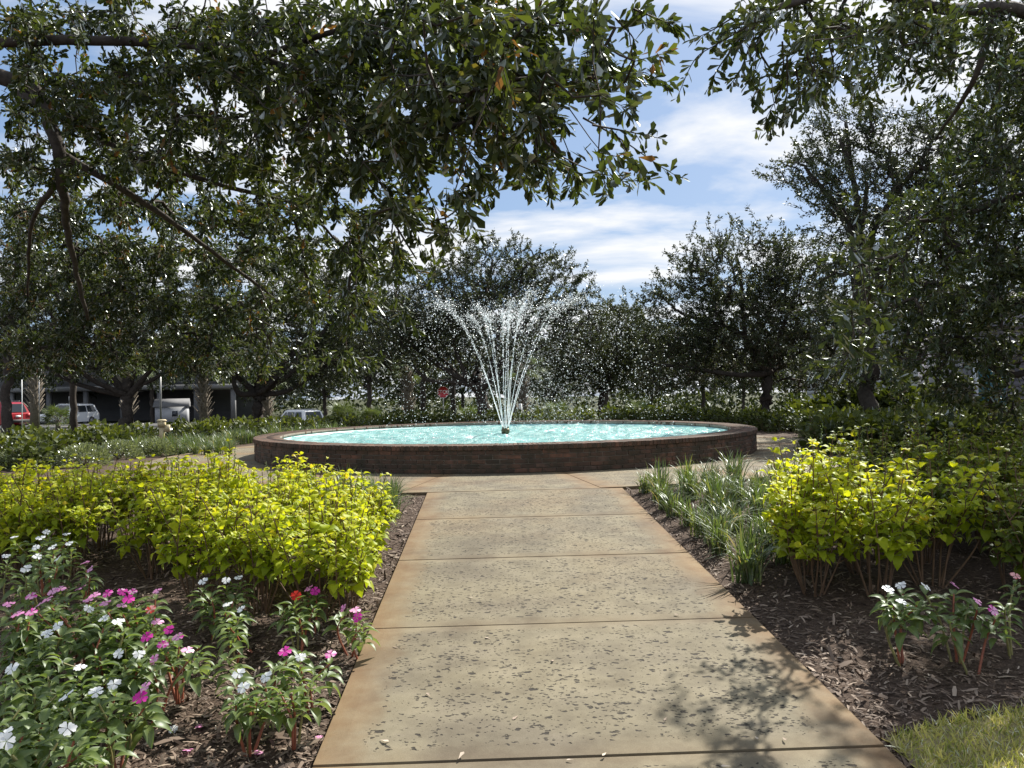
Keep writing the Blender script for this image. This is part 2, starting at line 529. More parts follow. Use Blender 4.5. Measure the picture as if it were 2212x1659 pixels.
    # pits: two sizes of irregular cells, present where a patch noise allows and inside the field
    def pits(scale, lo, hi, thr, seed):
        mp = n.new('ShaderNodeMapping'); mp.inputs['Location'].default_value = (seed, seed * 1.7, 0); mp.inputs['Scale'].default_value = (0.58, 1.1, 1)
        ds = n.new('ShaderNodeTexNoise'); ds.inputs['Scale'].default_value = scale * 0.8; ds.inputs['Detail'].default_value = 4
        l.new(g.outputs['Position'], ds.inputs['Vector'])
        vm = n.new('ShaderNodeVectorMath'); vm.operation = 'SCALE'; vm.inputs['Scale'].default_value = 1.7 / scale
        l.new(ds.outputs['Color'], vm.inputs[0])
        va = n.new('ShaderNodeVectorMath'); va.operation = 'ADD'
        l.new(g.outputs['Position'], va.inputs[0]); l.new(vm.outputs[0], va.inputs[1])
        l.new(va.outputs[0], mp.inputs[0])
        v = n.new('ShaderNodeTexVoronoi'); v.inputs['Scale'].default_value = scale; v.inputs['Randomness'].default_value = 1.0
        l.new(mp.outputs[0], v.inputs['Vector'])
        r = n.new('ShaderNodeMapRange'); r.inputs[1].default_value = hi; r.inputs[2].default_value = lo
        sep = n.new('ShaderNodeSeparateColor'); l.new(v.outputs['Color'], sep.inputs[0])
        l.new(math_('DIVIDE', v.outputs['Distance'], math_('ADD', math_('MULTIPLY', math_('POWER', sep.outputs[1], v=2.0), v=1.05), v=0.42)), r.inputs[0])
        dens = math_('MULTIPLY', math_('SUBTRACT', math_('ADD', mid, math_('MULTIPLY', big, v=0.7)), v=0.85), v=1.6)
        ok = math_('GREATER_THAN', math_('ADD', sep.outputs[0], dens), v=thr)
        return math_('MULTIPLY', math_('MULTIPLY', r.outputs[0], ok), math_('GREATER_THAN', field, v=0.72))
    p1 = pits(27, 0.21, 0.29, 0.30, 3.0)
    p2 = pits(56, 0.26, 0.36, 0.30, 9.0)
    pit = math_('MAXIMUM', p1, p2)
    md = n.new('ShaderNodeMix'); md.data_type = 'RGBA'
    md.inputs['B'].default_value = (0.020, 0.017, 0.015, 1)
    l.new(math_('MULTIPLY', pit, v=0.9), md.inputs['Factor']); l.new(mg.outputs['Result'], md.inputs['A'])
    l.new(md.outputs['Result'], b.inputs['Base Color'])
    h = math_('SUBTRACT', math_('MULTIPLY', fine, v=0.12), pit)
    bp = n.new('ShaderNodeBump'); bp.inputs['Strength'].default_value = 0.7; bp.inputs['Distance'].default_value = 0.008
    l.new(h, bp.inputs['Height']); l.new(bp.outputs[0], b.inputs['Normal'])
    l.new(b.outputs[0], out.inputs[0])
    return m


def brick_material():
    m, n, l, out = mat_new('weathered_brick')
    oi = n.new('ShaderNodeObjectInfo')
    a = n.new('ShaderNodeAttribute'); a.attribute_name = 'tint'
    ad = n.new('ShaderNodeMath'); ad.operation = 'ADD'
    l.new(oi.outputs['Random'], ad.inputs[0]); l.new(a.outputs['Fac'], ad.inputs[1])
    fr = n.new('ShaderNodeMath'); fr.operation = 'FRACT'; l.new(ad.outputs[0], fr.inputs[0])
    r = ramp(n, [(0.0, (0.09, 0.055, 0.042)), (0.35, (0.13, 0.075, 0.055)), (0.6, (0.17, 0.09, 0.06)), (0.8, (0.22, 0.11, 0.075)), (1.0, (0.13, 0.09, 0.07))])
    l.new(fr.outputs[0], r.inputs[0])
    g = n.new('ShaderNodeNewGeometry')
    t = n.new('ShaderNodeTexNoise'); t.inputs['Scale'].default_value = 5; t.inputs['Detail'].default_value = 8; t.inputs['Roughness'].default_value = 0.7
    l.new(g.outputs['Position'], t.inputs['Vector'])
    mr = n.new('ShaderNodeMapRange'); mr.inputs[1].default_value = 0.36; mr.inputs[2].default_value = 0.60
    mr.inputs[4].default_value = 0.85
    l.new(t.outputs['Fac'], mr.inputs[0])
    mx = n.new('ShaderNodeMix'); mx.data_type = 'RGBA'; mx.inputs['B'].default_value = (0.045, 0.043, 0.030, 1)
    l.new(mr.outputs[0], mx.inputs['Factor']); l.new(r.outputs[0], mx.inputs['A'])
    b = n.new('ShaderNodeBsdfPrincipled'); b.inputs['Roughness'].default_value = 0.82; b.inputs['Specular IOR Level'].default_value = 0.3
    l.new(mx.outputs['Result'], b.inputs['Base Color'])
    t2 = n.new('ShaderNodeTexNoise'); t2.inputs['Scale'].default_value = 90; t2.inputs['Detail'].default_value = 5
    l.new(g.outputs['Position'], t2.inputs['Vector'])
    bp = n.new('ShaderNodeBump'); bp.inputs['Strength'].default_value = 0.5; bp.inputs['Distance'].default_value = 0.006
    l.new(t2.outputs['Fac'], bp.inputs['Height']); l.new(bp.outputs[0], b.inputs['Normal'])
    l.new(b.outputs[0], out.inputs[0])
    return m


def water_material():
    """aerated pool water: pale turquoise body under a rippled, reflecting surface"""
    m, n, l, out = mat_new('pool_water')
    g = n.new('ShaderNodeNewGeometry')
    t = n.new('ShaderNodeTexNoise'); t.inputs['Scale'].default_value = 3.0; t.inputs['Detail'].default_value = 8; t.inputs['Roughness'].default_value = 0.65
    mp = n.new('ShaderNodeMapping'); mp.inputs['Scale'].default_value = (1, 1, 1)
    l.new(g.outputs['Position'], mp.inputs[0]); l.new(mp.outputs[0], t.inputs['Vector'])
    r = ramp(n, [(0.30, (0.14, 0.36, 0.35)), (0.50, (0.26, 0.48, 0.46)), (0.68, (0.48, 0.66, 0.63))])
    l.new(t.outputs['Fac'], r.inputs[0])
    b = n.new('ShaderNodeBsdfPrincipled')
    b.inputs['Roughness'].default_value = 0.10
    b.inputs['IOR'].default_value = 1.33
    l.new(r.outputs[0], b.inputs['Base Color'])
    t2 = n.new('ShaderNodeTexNoise'); t2.inputs['Scale'].default_value = 14; t2.inputs['Detail'].default_value = 5; t2.inputs['Roughness'].default_value = 0.6
    l.new(g.outputs['Position'], t2.inputs['Vector'])
    bp = n.new('ShaderNodeBump'); bp.inputs['Strength'].default_value = 0.6; bp.inputs['Distance'].default_value = 0.05
    l.new(t2.outputs['Fac'], bp.inputs['Height']); l.new(bp.outputs[0], b.inputs['Normal'])
    l.new(b.outputs[0], out.inputs[0])
    return m


def drop_material():
    m, n, l, out = mat_new('water_drops')
    d = n.new('ShaderNodeBsdfDiffuse'); d.inputs[0].default_value = (0.85, 0.88, 0.9, 1)
    t = n.new('ShaderNodeBsdfTranslucent'); t.inputs[0].default_value = (0.95, 0.97, 1.0, 1)
    g = n.new('ShaderNodeBsdfGlossy'); g.inputs['Roughness'].default_value = 0.15
    a = n.new('ShaderNodeMixShader'); a.inputs[0].default_value = 0.7
    l.new(d.outputs[0], a.inputs[1]); l.new(t.outputs[0], a.inputs[2])
    c = n.new('ShaderNodeMixShader'); c.inputs[0].default_value = 0.15
    l.new(a.outputs[0], c.inputs[1]); l.new(g.outputs[0], c.inputs[2])
    tr = n.new('ShaderNodeBsdfTransparent')
    e = n.new('ShaderNodeMixShader'); e.inputs[0].default_value = 0.42
    l.new(c.outputs[0], e.inputs[1]); l.new(tr.outputs[0], e.inputs[2])
    l.new(e.outputs[0], out.inputs[0])
    return m


M['ground'] = ground_material()
M['slab'] = slab_material()
M['brick'] = brick_material()
M['water'] = water_material()
M['drops'] = drop_material()
M['mortar'] = plain('mortar', (0.20, 0.175, 0.14), 0.9, noise=0.35, scale=6)
M['asphalt'] = plain('asphalt', (0.075, 0.073, 0.070), 0.85, noise=0.35, scale=2.0)
M['kerb'] = plain('kerb_concrete', (0.38, 0.36, 0.32), 0.8, noise=0.2, scale=5)
M['line_paint'] = plain('white_road_paint', (0.7, 0.7, 0.68), 0.6)

# ------------------------------------------------------------------ the ground, road, lawn
def stretch(lo, hi, fine_lo, fine_hi, step, growth=1.22):
    a = list(np.arange(fine_lo, fine_hi + 1e-6, step))
    s = step
    x = a[-1]
    while x < hi:
        s *= growth; x += s; a.append(x)
    s = step; x = a[0]
    while x > lo:
        s *= growth; x -= s; a.insert(0, x)
    return np.array(a)


xs = stretch(-400, 400, -7, 8, 0.14)
ys = stretch(-30, 700, 1.0, 11, 0.14)
GX, GY = np.meshgrid(xs, ys)
tag(grid_mesh(GX, GY, zg(GX, GY), 'ground', M['ground']), 'dark brown mulch ground with grass beyond', kind='structure')


def strip(name, x0, x1, y0, y1, dz, mat, nx=60, ny=6):
    X, Y = np.meshgrid(np.linspace(x0, x1, nx), np.linspace(y0, y1, ny))
    return tag(grid_mesh(X, Y, zg(X, Y) + dz, name, mat), kind='structure')


strip('road', -90, 90, 47, 56, 0.02, M['asphalt'])
for yy in (46.8, 56.2):
    k = MB()
    for x in np.arange(-90, 90, 3.0):
        k.box((x + 1.5, yy, float(zg(x, yy)) + 0.06), (2.99, 0.18, 0.16))
    tag(k.build('kerb', M['kerb']), kind='structure')
strip('road_marking', -90, 90, 51.45, 51.57, 0.026, M['line_paint'])
strip('parking_lot', -90, -12, 59, 74, 0.024, M['asphalt'], 40, 6)

# lawn corner beside the near end of the path
LAWN = [ground_at(1935, 1595), ground_at(2080, 1568), ground_at(2290, 1530)]


def in_lawn(x, y):
    """the lawn lies on the near side of a curved bed edge"""
    a, c = LAWN[0], LAWN[2]
    t = (x - a[0]) / (c[0] - a[0])
    edge = a[1] + (c[1] - a[1]) * t + 0.05 * np.sin(t * 3.1)
    return (y < edge) & (x > path_left(y) + 2.39 + 0.06)


lx = np.linspace(0, 1, 40)
ly = np.linspace(0, 1, 24)
LXg, LYg = np.meshgrid(lx, ly)
y1g = LAWN[0][1] + (LAWN[2][1] - LAWN[0][1]) * LXg
Yg = -4 + (y1g + 4) * LYg
Xg = (path_left(Yg) + 2.45) + LXg * (LAWN[2][0] + 3 - (path_left(Yg) + 2.45))
Yg = -4 + (LAWN[0][1] + (LAWN[2][1] - LAWN[0][1]) * (Xg - LAWN[0][0]) / (LAWN[2][0] - LAWN[0][0]) + 4) * LYg
tag(grid_mesh(Xg, Yg, zg(Xg, Yg) + 0.012, 'lawn', plain('lawn_soil', (0.22, 0.19, 0.09), 0.9, noise=0.4, scale=25)), kind='structure')

# ------------------------------------------------------------------ paved path and plaza, slab by slab
path = tag(empty('path'), kind='structure')
JL = [0.06, 1.625, 3.184, 4.755, 6.325, 7.875, 9.415]
SK = 0.075


def grid_slab(fn, nu, nv, w_of, l_of, parent, thick=0.10):
    """slab as a fine top sheet with rounded edges: fn(u, v) gives the plan point; edge distances go to the uv map"""
    us = np.linspace(0, 1, nu); vs = np.linspace(0, 1, nv)
    bm = bmesh.new()
    uvl = bm.loops.layers.uv.new('edge')
    V = [[bm.verts.new(fn(u, v)) for u in us] for v in vs]
    info = {}
    for j, v in enumerate(vs):
        for i, u in enumerate(us):
            info[V[j][i]] = (min(u, 1 - u) * w_of(v), min(v, 1 - v) * l_of(u))
    for j in range(nv - 1):
        for i in range(nu - 1):
            bm.faces.new((V[j][i], V[j][i + 1], V[j + 1][i + 1], V[j + 1][i]))
    ring = [V[0][i] for i in range(nu)] + [V[j][nu - 1] for j in range(1, nv)] + [V[nv - 1][i] for i in range(nu - 2, -1, -1)] + [V[j][0] for j in range(nv - 2, 0, -1)]
    low = []
    for q in ring:
        w = bm.verts.new((q.co.x, q.co.y, q.co.z - thick)); info[w] = (0, 0); low.append(w)
    for a in range(len(ring)):
        b = (a + 1) % len(ring)
        bm.faces.new((low[a], low[b], ring[b], ring[a]))
    for q in ring:
        q.co.z -= 0.006
    for f in bm.faces:
        for lp in f.loops:
            lp[uvl].uv = info[lp.vert]
    me = bpy.data.meshes.new('slab')
    bm.to_mesh(me); bm.free()
    me.materials.append(M['slab'])
    return new_obj('slab', me, parent)


for k in range(len(JL) - 1):
    y0, y1 = JL[k] + 0.008, JL[k + 1] - 0.008
    rise = 0.0 if k != 1 else -0.006
    tilt = RNG.normal() * 0.002

    def fn(u, v, y0=y0, y1=y1, rise=rise, tilt=tilt):
        yy = y0 + (y1 - y0) * v
        x = path_left(yy) + 2.39 * u
        y = yy + SK * u
        return (x, y, 0.0533 * (y - 9.46) + rise + tilt * (v - .5))
    grid_slab(fn, 25, 17, lambda v: 2.39, lambda u: 1.56, path)

plaza = tag(empty('plaza'), kind='structure')
NS = 18
half = math.radians(9.85)
angs = [-math.pi / 2 - 0.0 - half, -math.pi / 2 + half]
rest = np.linspace(angs[1], angs[0] + 2 * math.pi, NS)
secs = [(angs[0], angs[1])] + [(rest[i], rest[i + 1]) for i in range(NS - 1)]
for i, (a0, a1) in enumerate(secs):
    g = 0.006 / 6.0

    def fn(u, v, a0=a0 + g, a1=a1 - g, front=(i == 0)):
        a = a0 + (a1 - a0) * u
        ri = FR - 0.12
        ro = PR
        if front:                      # meets the path's last joint squarely
            tgt = JL[-1] + 0.006 + SK * u
            ro = (FC[1] - tgt) / -math.sin(a)
        r = ro + (ri - ro) * v
        return (FC[0] + r * math.cos(a), FC[1] + r * math.sin(a), 0.0)
    grid_slab(fn, 13, 9, lambda v: 1.8, lambda u: 2.0, plaza)

# ------------------------------------------------------------------ brick fountain
fount = tag(empty('brick_fountain', (FC[0], FC[1], 0)), 'low round brick fountain basin full of turquoise water', 'fountain')
WALL_H, COP_H = 0.345, 0.072


def ring_mesh(r0, r1, z0, z1, seg=128):
    m = MB()
    a = np.linspace(0, 2 * np.pi, seg, endpoint=False)
    c, s = np.cos(a), np.sin(a)
    V = np.concatenate([np.stack([r * c, r * s, np.full(seg, z)], 1) for r, z in ((r0, z0), (r1, z0), (r1, z1), (r0, z1))])
    F = []
    for k in range(seg):
        k2 = (k + 1) % seg
        for p in range(4):
            q = (p + 1) % 4
            F.append([p * seg + k, p * seg + k2, q * seg + k2, q * seg + k])
    m.add(V, F)
    return m


wall = ring_mesh(FR - 0.46, FR - 0.012, -0.08, WALL_H).build('wall', M['mortar'], fount)
cop = ring_mesh(FR - 0.48, FR + 0.008, WALL_H + 0.001, WALL_H + COP_H - 0.008).build('coping', M['mortar'], fount)
ring_mesh(FR - 0.52, FR - 0.462, -0.05, WALL_H - 0.004).build('basin_lining', plain('aqua_plaster', (0.35, 0.62, 0.62), 0.5, noise=0.15, scale=3), fount)


def brick_mesh(name, sx, sy, sz):
    bm = bmesh.new()
    bmesh.ops.create_cube(bm, size=1)
    for v in bm.verts:
        v.co = Vector((v.co.x * sx, v.co.y * sy, v.co.z * sz))
    bmesh.ops.bevel(bm, geom=list(bm.edges), offset=0.004, segments=1, affect='EDGES')
    me = bpy.data.meshes.new(name)
    bm.to_mesh(me); bm.free()
    a = me.attributes.new('tint', 'FLOAT', 'POINT')
    me.materials.append(M['brick'])
    return me


BM_W = brick_mesh('brick', 0.098, 0.200, 0.059)        # x radial, y tangential
BM_C = brick_mesh('coping_brick', 0.245, 0.066, COP_H)
wall_rest, cop_rest, cop_in = MB(), MB(), MB()
facing = -math.pi / 2
nb = 153
todo = []
for c in range(5):
    for k in range(nb):
        a = 2 * math.pi * (k + 0.5 * (c % 2)) / nb
        d = abs((a - facing + math.pi) % (2 * math.pi) - math.pi)
        todo.append((d, a, 0.0345 + c * 0.069))
todo.sort()
for q, (d, a, z) in enumerate(todo):
    r = FR - 0.049 + RNG.normal() * 0.0025
    if q < 300:
        o = new_obj('brick', BM_W, wall)
        o.location = (r * math.cos(a), r * math.sin(a), z)
        o.rotation_euler = (RNG.normal() * 0.006, 0, a + RNG.normal() * 0.008)
    else:
        wall_rest.box((r * math.cos(a), r * math.sin(a), z), (0.098, 0.200, 0.059), a, RNG.random())
tag(wall_rest.build('brickwork', M['brick'], wall), kind='stuff')
nc = 430
todo = []
for k in range(nc):
    a = 2 * math.pi * k / nc
    d = abs((a - facing + math.pi) % (2 * math.pi) - math.pi)
    todo.append((d, a))
todo.sort()
for q, (d, a) in enumerate(todo):
    r = FR + 0.02 - 0.1225 + RNG.normal() * 0.003
    z = WALL_H + COP_H / 2 + 0.002 + RNG.normal() * 0.0015
    if q < 300:
        o = new_obj('coping_brick', BM_C, cop)
        o.location = (r * math.cos(a), r * math.sin(a), z)
        o.rotation_euler = (0, RNG.normal() * 0.006, a + RNG.normal() * 0.01)
    else:
        cop_rest.box((r * math.cos(a), r * math.sin(a), z), (0.245, 0.066, COP_H), a, RNG.random())
    r2 = r - 0.253
    cop_in.box((r2 * math.cos(a), r2 * math.sin(a), z - 0.002), (0.245, 0.062, COP_H), a, RNG.random())
tag(cop_rest.build('coping_brickwork', M['brick'], cop), kind='stuff')
tag(cop_in.build('inner_coping_brickwork', M['brick'], cop), kind='stuff')

# water: rippled sheet
WZ = WALL_H - 0.035
rr = np.linspace(0.0, FR - 0.50, 110)
aa = np.linspace(0, 2 * np.pi, 281)
RRg, AAg = np.meshgrid(rr, aa)
WX = RRg * np.cos(AAg); WY = RRg * np.sin(AAg)
Wz = np.zeros_like(WX)
rg = np.random.default_rng(3)
for k in range(46):
    th = rg.uniform(0, 2 * np.pi); lam = rg.uniform(0.16, 0.75)
    Wz += 0.0034 * (lam / 0.4) ** 0.8 * np.sin((WX * math.cos(th) + WY * math.sin(th)) * 2 * np.pi / lam + rg.uniform(0, 6.3))
for k in range(14):               # rings where the spray lands
    th = rg.uniform(0, 2 * np.pi); q = rg.uniform(1.2, 3.4)
    dd = np.hypot(WX - q * math.cos(th), WY - q * math.sin(th))
    Wz += 0.010 * np.exp(-dd * 1.8) * np.sin(dd * 2 * np.pi / 0.28)
wo = grid_mesh(WX + FC[0], WY + FC[1], Wz + WZ, 'water', M['water'])
tag(wo, kind='structure')

# nozzle
NZ = np.array([FC[0] - 0.01, FC[1], WZ + 0.10])
nz = tag(empty('fountain_nozzle', (NZ[0], NZ[1], WZ)), 'small dark bronze nozzle rising from the pool water', 'nozzle')
M['bronze'] = plain('bronze', (0.10, 0.09, 0.045), 0.45, 0.5, noise=0.4, scale=40)
MB().tube([(0, 0, -0.25), (0, 0, 0.02)], [0.035, 0.035], 10).build('pipe', M['bronze'], nz, True)
MB().tube([(0, 0, 0.0), (0, 0, 0.03), (0, 0, 0.09), (0, 0, 0.13)], [0.05, 0.085, 0.095, 0.075], 14).build('head', M['bronze'], nz, True)
for k in range(8):
    a = k * math.pi / 4
    MB().tube([(0.055 * math.cos(a), 0.055 * math.sin(a), 0.12), (0.075 * math.cos(a), 0.075 * math.sin(a), 0.17)], [0.012, 0.009], 6).build('jet_tube', M['bronze'], nz)

# jets: solid thread near the nozzle, breaking into drops
OCT = (np.array([[0, 0, -1], [1, 0, 0], [0, 1, 0], [-1, 0, 0], [0, -1, 0], [0, 0, 1]], float), [np.array([[0, 2, 1], [0, 3, 2], [0, 4, 3], [0, 1, 4], [5, 1, 2], [5, 2, 3], [5, 3, 4], [5, 4, 1]])])
rg = np.random.default_rng(21)
TET = (np.array([[1, 1, 1], [1, -1, -1], [-1, 1, -1], [-1, -1, 1]], float) * 0.72, [np.array([[0, 1, 2], [0, 3, 1], [0, 2, 3], [1, 3, 2]])])
spray = MB()
WIND = np.array([0.28, -0.05, 0])
J = []
for k in range(9):
    a = 2 * math.pi * k / 9 + 0.12
    J.append((a, 2.05 + rg.normal() * 0.08, 7.15 + rg.normal() * 0.12))
for k in range(3):
    a = 2 * math.pi * k / 3 + 0.4
    J.append((a, 0.62 + rg.normal() * 0.1, 6.9 + rg.normal() * 0.2))
J.append((0.3, 0.05, 7.3))
G9 = np.array([0, 0, -9.81])
for (a, vh, vz) in J:
    v0 = np.array([vh * math.cos(a), vh * math.sin(a), vz])
    p0 = np.array([0.07 * math.cos(a), 0.07 * math.sin(a), 0.16]) + np.array([NZ[0], NZ[1], WZ])
    jm = MB()
    tt = np.linspace(0, 0.20, 10)
    pts = p0 + v0 * tt[:, None] + 0.5 * G9 * tt[:, None] ** 2
    jr = tag(empty('water_jet', p0), 'thin white water jet rising from the nozzle', 'water jet', 'jets rising from the fountain nozzle')
    jm.tube(pts - p0, np.linspace(0.007, 0.005, 10), 5)
    jm.build('thread', M['drops'], jr, True)
    jm = MB()
    n = 260
    tb = np.sort(rg.uniform(0.16, 0.80, n))
    jit = rg.normal(size=(n, 3)) * (0.004 + 0.042 * np.clip((tb - 0.2) / 0.55, 0, 1) ** 1.6)[:, None]
    pb = p0 + v0 * tb[:, None] + 0.5 * G9 * tb[:, None] ** 2 + jit + WIND * (tb ** 2)[:, None] * 0.5
    vel = v0 + G9 * tb[:, None]
    st = norm(vel)
    jm.inst(OCT, pb - p0, st, rg.normal(size=(n, 3)), rg.uniform(0.005, 0.0115, n), 0.5)
    tag(jm.build('drops', M['drops'], jr), kind='stuff')
    n = 520
    tb = 0.45 + 1.08 * rg.random(n) ** 0.85
    sp_ = (0.05 + 0.42 * np.clip((tb - 0.45) / 0.7, 0, 1))
    drag = 1 - 0.10 * np.clip(tb - 0.5, 0, 1)
    pb = p0 + v0 * (tb * drag)[:, None] * np.array([1, 1, 0]) + np.array([0, 0, 1]) * (v0[2] * tb - 4.905 * tb ** 2)[:, None] + rg.normal(size=(n, 3)) * sp_[:, None] * np.array([0.75, 0.75, 0.55]) + WIND * (tb ** 2)[:, None]
    ok = pb[:, 2] > WZ
    pb = pb[ok]
    spray.inst(TET, pb, rg.normal(size=(len(pb), 3)) + [0, 0, 2], rg.normal(size=(len(pb), 3)), np.clip(rg.lognormal(-4.95, 0.38, len(pb)), 0.004, 0.015), 0.5)
# finest drift of drops, carried to one side by the wind
n = 3600
pb = np.stack([FC[0] + 0.9 + rg.normal(size=n) * 0.8, FC[1] + rg.normal(size=n) * 1.2, WZ + np.abs(rg.normal(size=n)) * 1.3 + 0.05], 1)
spray.inst(TET, pb, rg.normal(size=(n, 3)) + [0, 0, 2], rg.normal(size=(n, 3)), rg.uniform(0.0025, 0.0055, n), 0.5)
# splashes where drops land
n = 1500
th = rg.uniform(0, 2 * np.pi, n); q = np.abs(rg.normal(2.5, 0.6, n))
pb = np.stack([FC[0] + 0.25 + q * np.cos(th), FC[1] + q * np.sin(th), WZ + np.abs(rg.normal(size=n)) * 0.05], 1)
spray.inst(TET, pb, rg.normal(size=(n, 3)), rg.normal(size=(n, 3)), rg.uniform(0.005, 0.012, n), 0.5)
tag(spray.build('water_spray', M['drops']), 'white drops of fountain spray falling over the pool', 'spray', kind='stuff')

# ------------------------------------------------------------------ leaf templates
LEAF_OAK = (np.array([[0, 0, 0], [-0.085, 0.36, 0.035], [-0.185, 0.76, 0.045], [0, 1.0, -0.015], [0.185, 0.76, 0.045], [0.085, 0.36, 0.035]]),
            [np.array([[0, 3, 2, 1], [0, 5, 4, 3]])])
LEAF_FAR = (np.array([[0, 0, 0], [-0.22, 0.5, 0.05], [0, 1.0, 0], [0.22, 0.5, 0.05]]), [np.array([[0, 3, 2, 1]])])
LEAF_BROAD = (np.array([[0, 0, 0], [-0.36, 0.36, 0.07], [-0.2, 0.76, 0.04], [0, 1.0, -0.06], [0.2, 0.76, 0.04], [0.36, 0.36, 0.07], [0, 0.5, 0]]),
              [np.array([[0, 6, 2, 1], [0, 5, 4, 6]]), np.array([[6, 3, 2], [6, 4, 3]])])


def grow(seeds, nodes):
    """joins every node to its nearest neighbour already on the tree: (parent point, child point, thickness weight)"""
    S, Mn = len(seeds), len(nodes)
    P = np.concatenate([seeds, nodes])
    d = np.linalg.norm(nodes[:, None] - seeds[None], axis=2)
    par = d.argmin(1); best = d.min(1)
    done = np.zeros(Mn, bool)
    order = []
    for _ in range(Mn):
        i = int(np.argmin(np.where(done, 1e9, best)))
        done[i] = True
        order.append(i)
        dd = np.linalg.norm(nodes - nodes[i], axis=1) * 1.08
        up = (~done) & (dd < best)
        best[up] = dd[up]; par[up] = S + i
    w = np.ones(Mn)
    for i in reversed(order):
        if par[i] >= S:
            w[par[i] - S] += w[i]
    return P[par], nodes, w, par


def clump_leaves(mb, rng, C, T, per, twig, size, tmpl, droop=0.1, spread=0.9, tint=(0.5, 0.2), upn=0.8):
    n = len(C)
    t = rng.random((n, per)) ** 0.7
    Pn = C[:, None] + T[:, None] * ((t - 0.35) * twig)[..., None] + rng.normal(size=(n, per, 3)) * twig * 0.06
    D = T[:, None] * 0.7 + rng.normal(size=(n, per, 3)) * spread * 0.7 + np.array([0, 0, -droop])
    Nn = np.array([0, 0, upn]) + rng.normal(size=(n, per, 3)) * 0.6
    base = rng.normal(tint[0], tint[1] * 0.6, (n, 1))
    ti = np.clip(base + rng.normal(0, tint[1] * 0.7, (n, per)), 0, 1)
    S = size * rng.uniform(0.65, 1.2, (n, per))
    mb.inst(tmpl, Pn.reshape(-1, 3), D.reshape(-1, 3), Nn.reshape(-1, 3), S.ravel(), ti.ravel())


def tree_from(name, label, base, trunk_lines, clusters, Tdirs, leaf, per, twig, size, tmpl, rng, group=None, r_twig=0.006, tint=(0.5, 0.25), droop=0.1, own_leaves=None, cat='tree'):
    """trunk_lines: list of (points, r0, r1); clusters: twig-end points joined to the limbs"""
    root = tag(empty(name, base), label, cat, group)
    b = np.asarray(base, float)
    seeds = []
    for i, (pts, r0, r1) in enumerate(trunk_lines):
        L = smooth_line(np.asarray(pts), 7)
        L[1:-1] += rng.normal(size=(len(L) - 2, 3)) * r1 * 0.35
        rad = r0 + (r1 - r0) * np.linspace(0, 1, len(L)) ** 0.8
        if i == 0:
            rad[:4] *= np.array([1.45, 1.22, 1.1, 1.04])
        MB().tube(L - b, rad, 9, wob=0.04, rng=rng).build('trunk' if i == 0 else 'limb', M['bark'], root, True)
        seeds.append(L[len(L) // 3:] if i == 0 else L[2:])
    P0, P1, w, par = grow(np.concatenate(seeds), clusters)
    r = r_twig * np.minimum(w, 60) ** 0.42
    tw = MB()
    mid = (P0 + P1) / 2 + rng.normal(size=P0.shape) * (np.linalg.norm(P1 - P0, axis=1) * 0.07)[:, None]
    tw.prisms(P0 - b, mid - b, r * 1.1, r)
    tw.prisms(mid - b, P1 - b, r, r * 0.85)
    tip = norm(norm(P1 - P0) * 0.8 + Tdirs)
    tw.prisms(P1 - b, P1 + tip * twig * 0.6 - b, np.full(len(P1), r_twig * 0.8), np.full(len(P1), r_twig * 0.3))
    tag(tw.build('twigs', M['bark'], root), kind='stuff')
    cr = MB()
    clump_leaves(cr, rng, clusters - b, tip, per, twig, size, tmpl, droop, tint=tint)
    crown = cr.build('crown', leaf, root)
    return root, crown


def lobes_points(rng, lobes, n, shell=0.45):
    """points in the outer shell of ellipsoids: lobes of (centre, (rx, ry, rz))"""
    wts = np.array([l[1][0] * l[1][2] for l in lobes]); wts = wts / wts.sum()
    k = rng.choice(len(lobes), n, p=wts)
    d = norm(rng.normal(size=(n, 3)))
    r = (1 - shell * rng.random(n) ** 1.5) * (1 + 0.13 * rng.normal(size=n))
    C = np.array([l[0] for l in lobes])[k]; Rr = np.array([l[1] for l in lobes])[k]
    return C + d * r[:, None] * Rr, d


def back_tree(name, label, depth, trunk_px, fork_px, lobes_px, n, per, size, seed, twig=0.5, trunk_r=0.2, mat='oak_far', tint=(0.45, 0.25), group=None, extra=(), tmpl=LEAF_FAR):
    rng = np.random.default_rng(seed)
    b = at(*trunk_px, depth)
    b[2] = float(zg(b[0], b[1])) - 0.05
    lobes = []
    s = depth / FD
    for (cx, cy, rx, ry) in lobes_px:
        c = at(cx, cy, depth + rng.uniform(-0.5, 0.5) * rx * s)
        lobes.append((c, (rx * s, 0.9 * rx * s, ry * s)))
    fk = at(*fork_px, depth)
    lines = [([b, (b + fk) / 2 + rng.normal(size=3) * 0.05, fk, fk + [0, 0, 0.5]], trunk_r, trunk_r * 0.7)]
    for c, rad in lobes:
        m1 = fk * 0.6 + c * 0.4 + rng.normal(size=3) * 0.3 - np.array([0, 0, 0.15])
        lines.append(([fk - [0, 0, 0.1], m1, c, c + norm(c - fk) * rad[2] * 0.4], trunk_r * 0.52, trunk_r * 0.12))
    for ex in extra:
        lines.append(([at(x, y, depth) for x, y in ex], trunk_r * 0.5, trunk_r * 0.25))
    C, d = lobes_points(rng, lobes, n)
    C = C[C[:, 2] > zg(C[:, 0], C[:, 1]) + 0.4]
    d = norm(C - np.mean([l[0] for l in lobes], axis=0)) + np.array([0, 0, 0.4])
    return tree_from(name, label, b, lines, C, d * 0.8 + rng.normal(size=C.shape) * 0.5, M[mat], per, twig, size, tmpl, rng, group, r_twig=0.008, tint=tint)


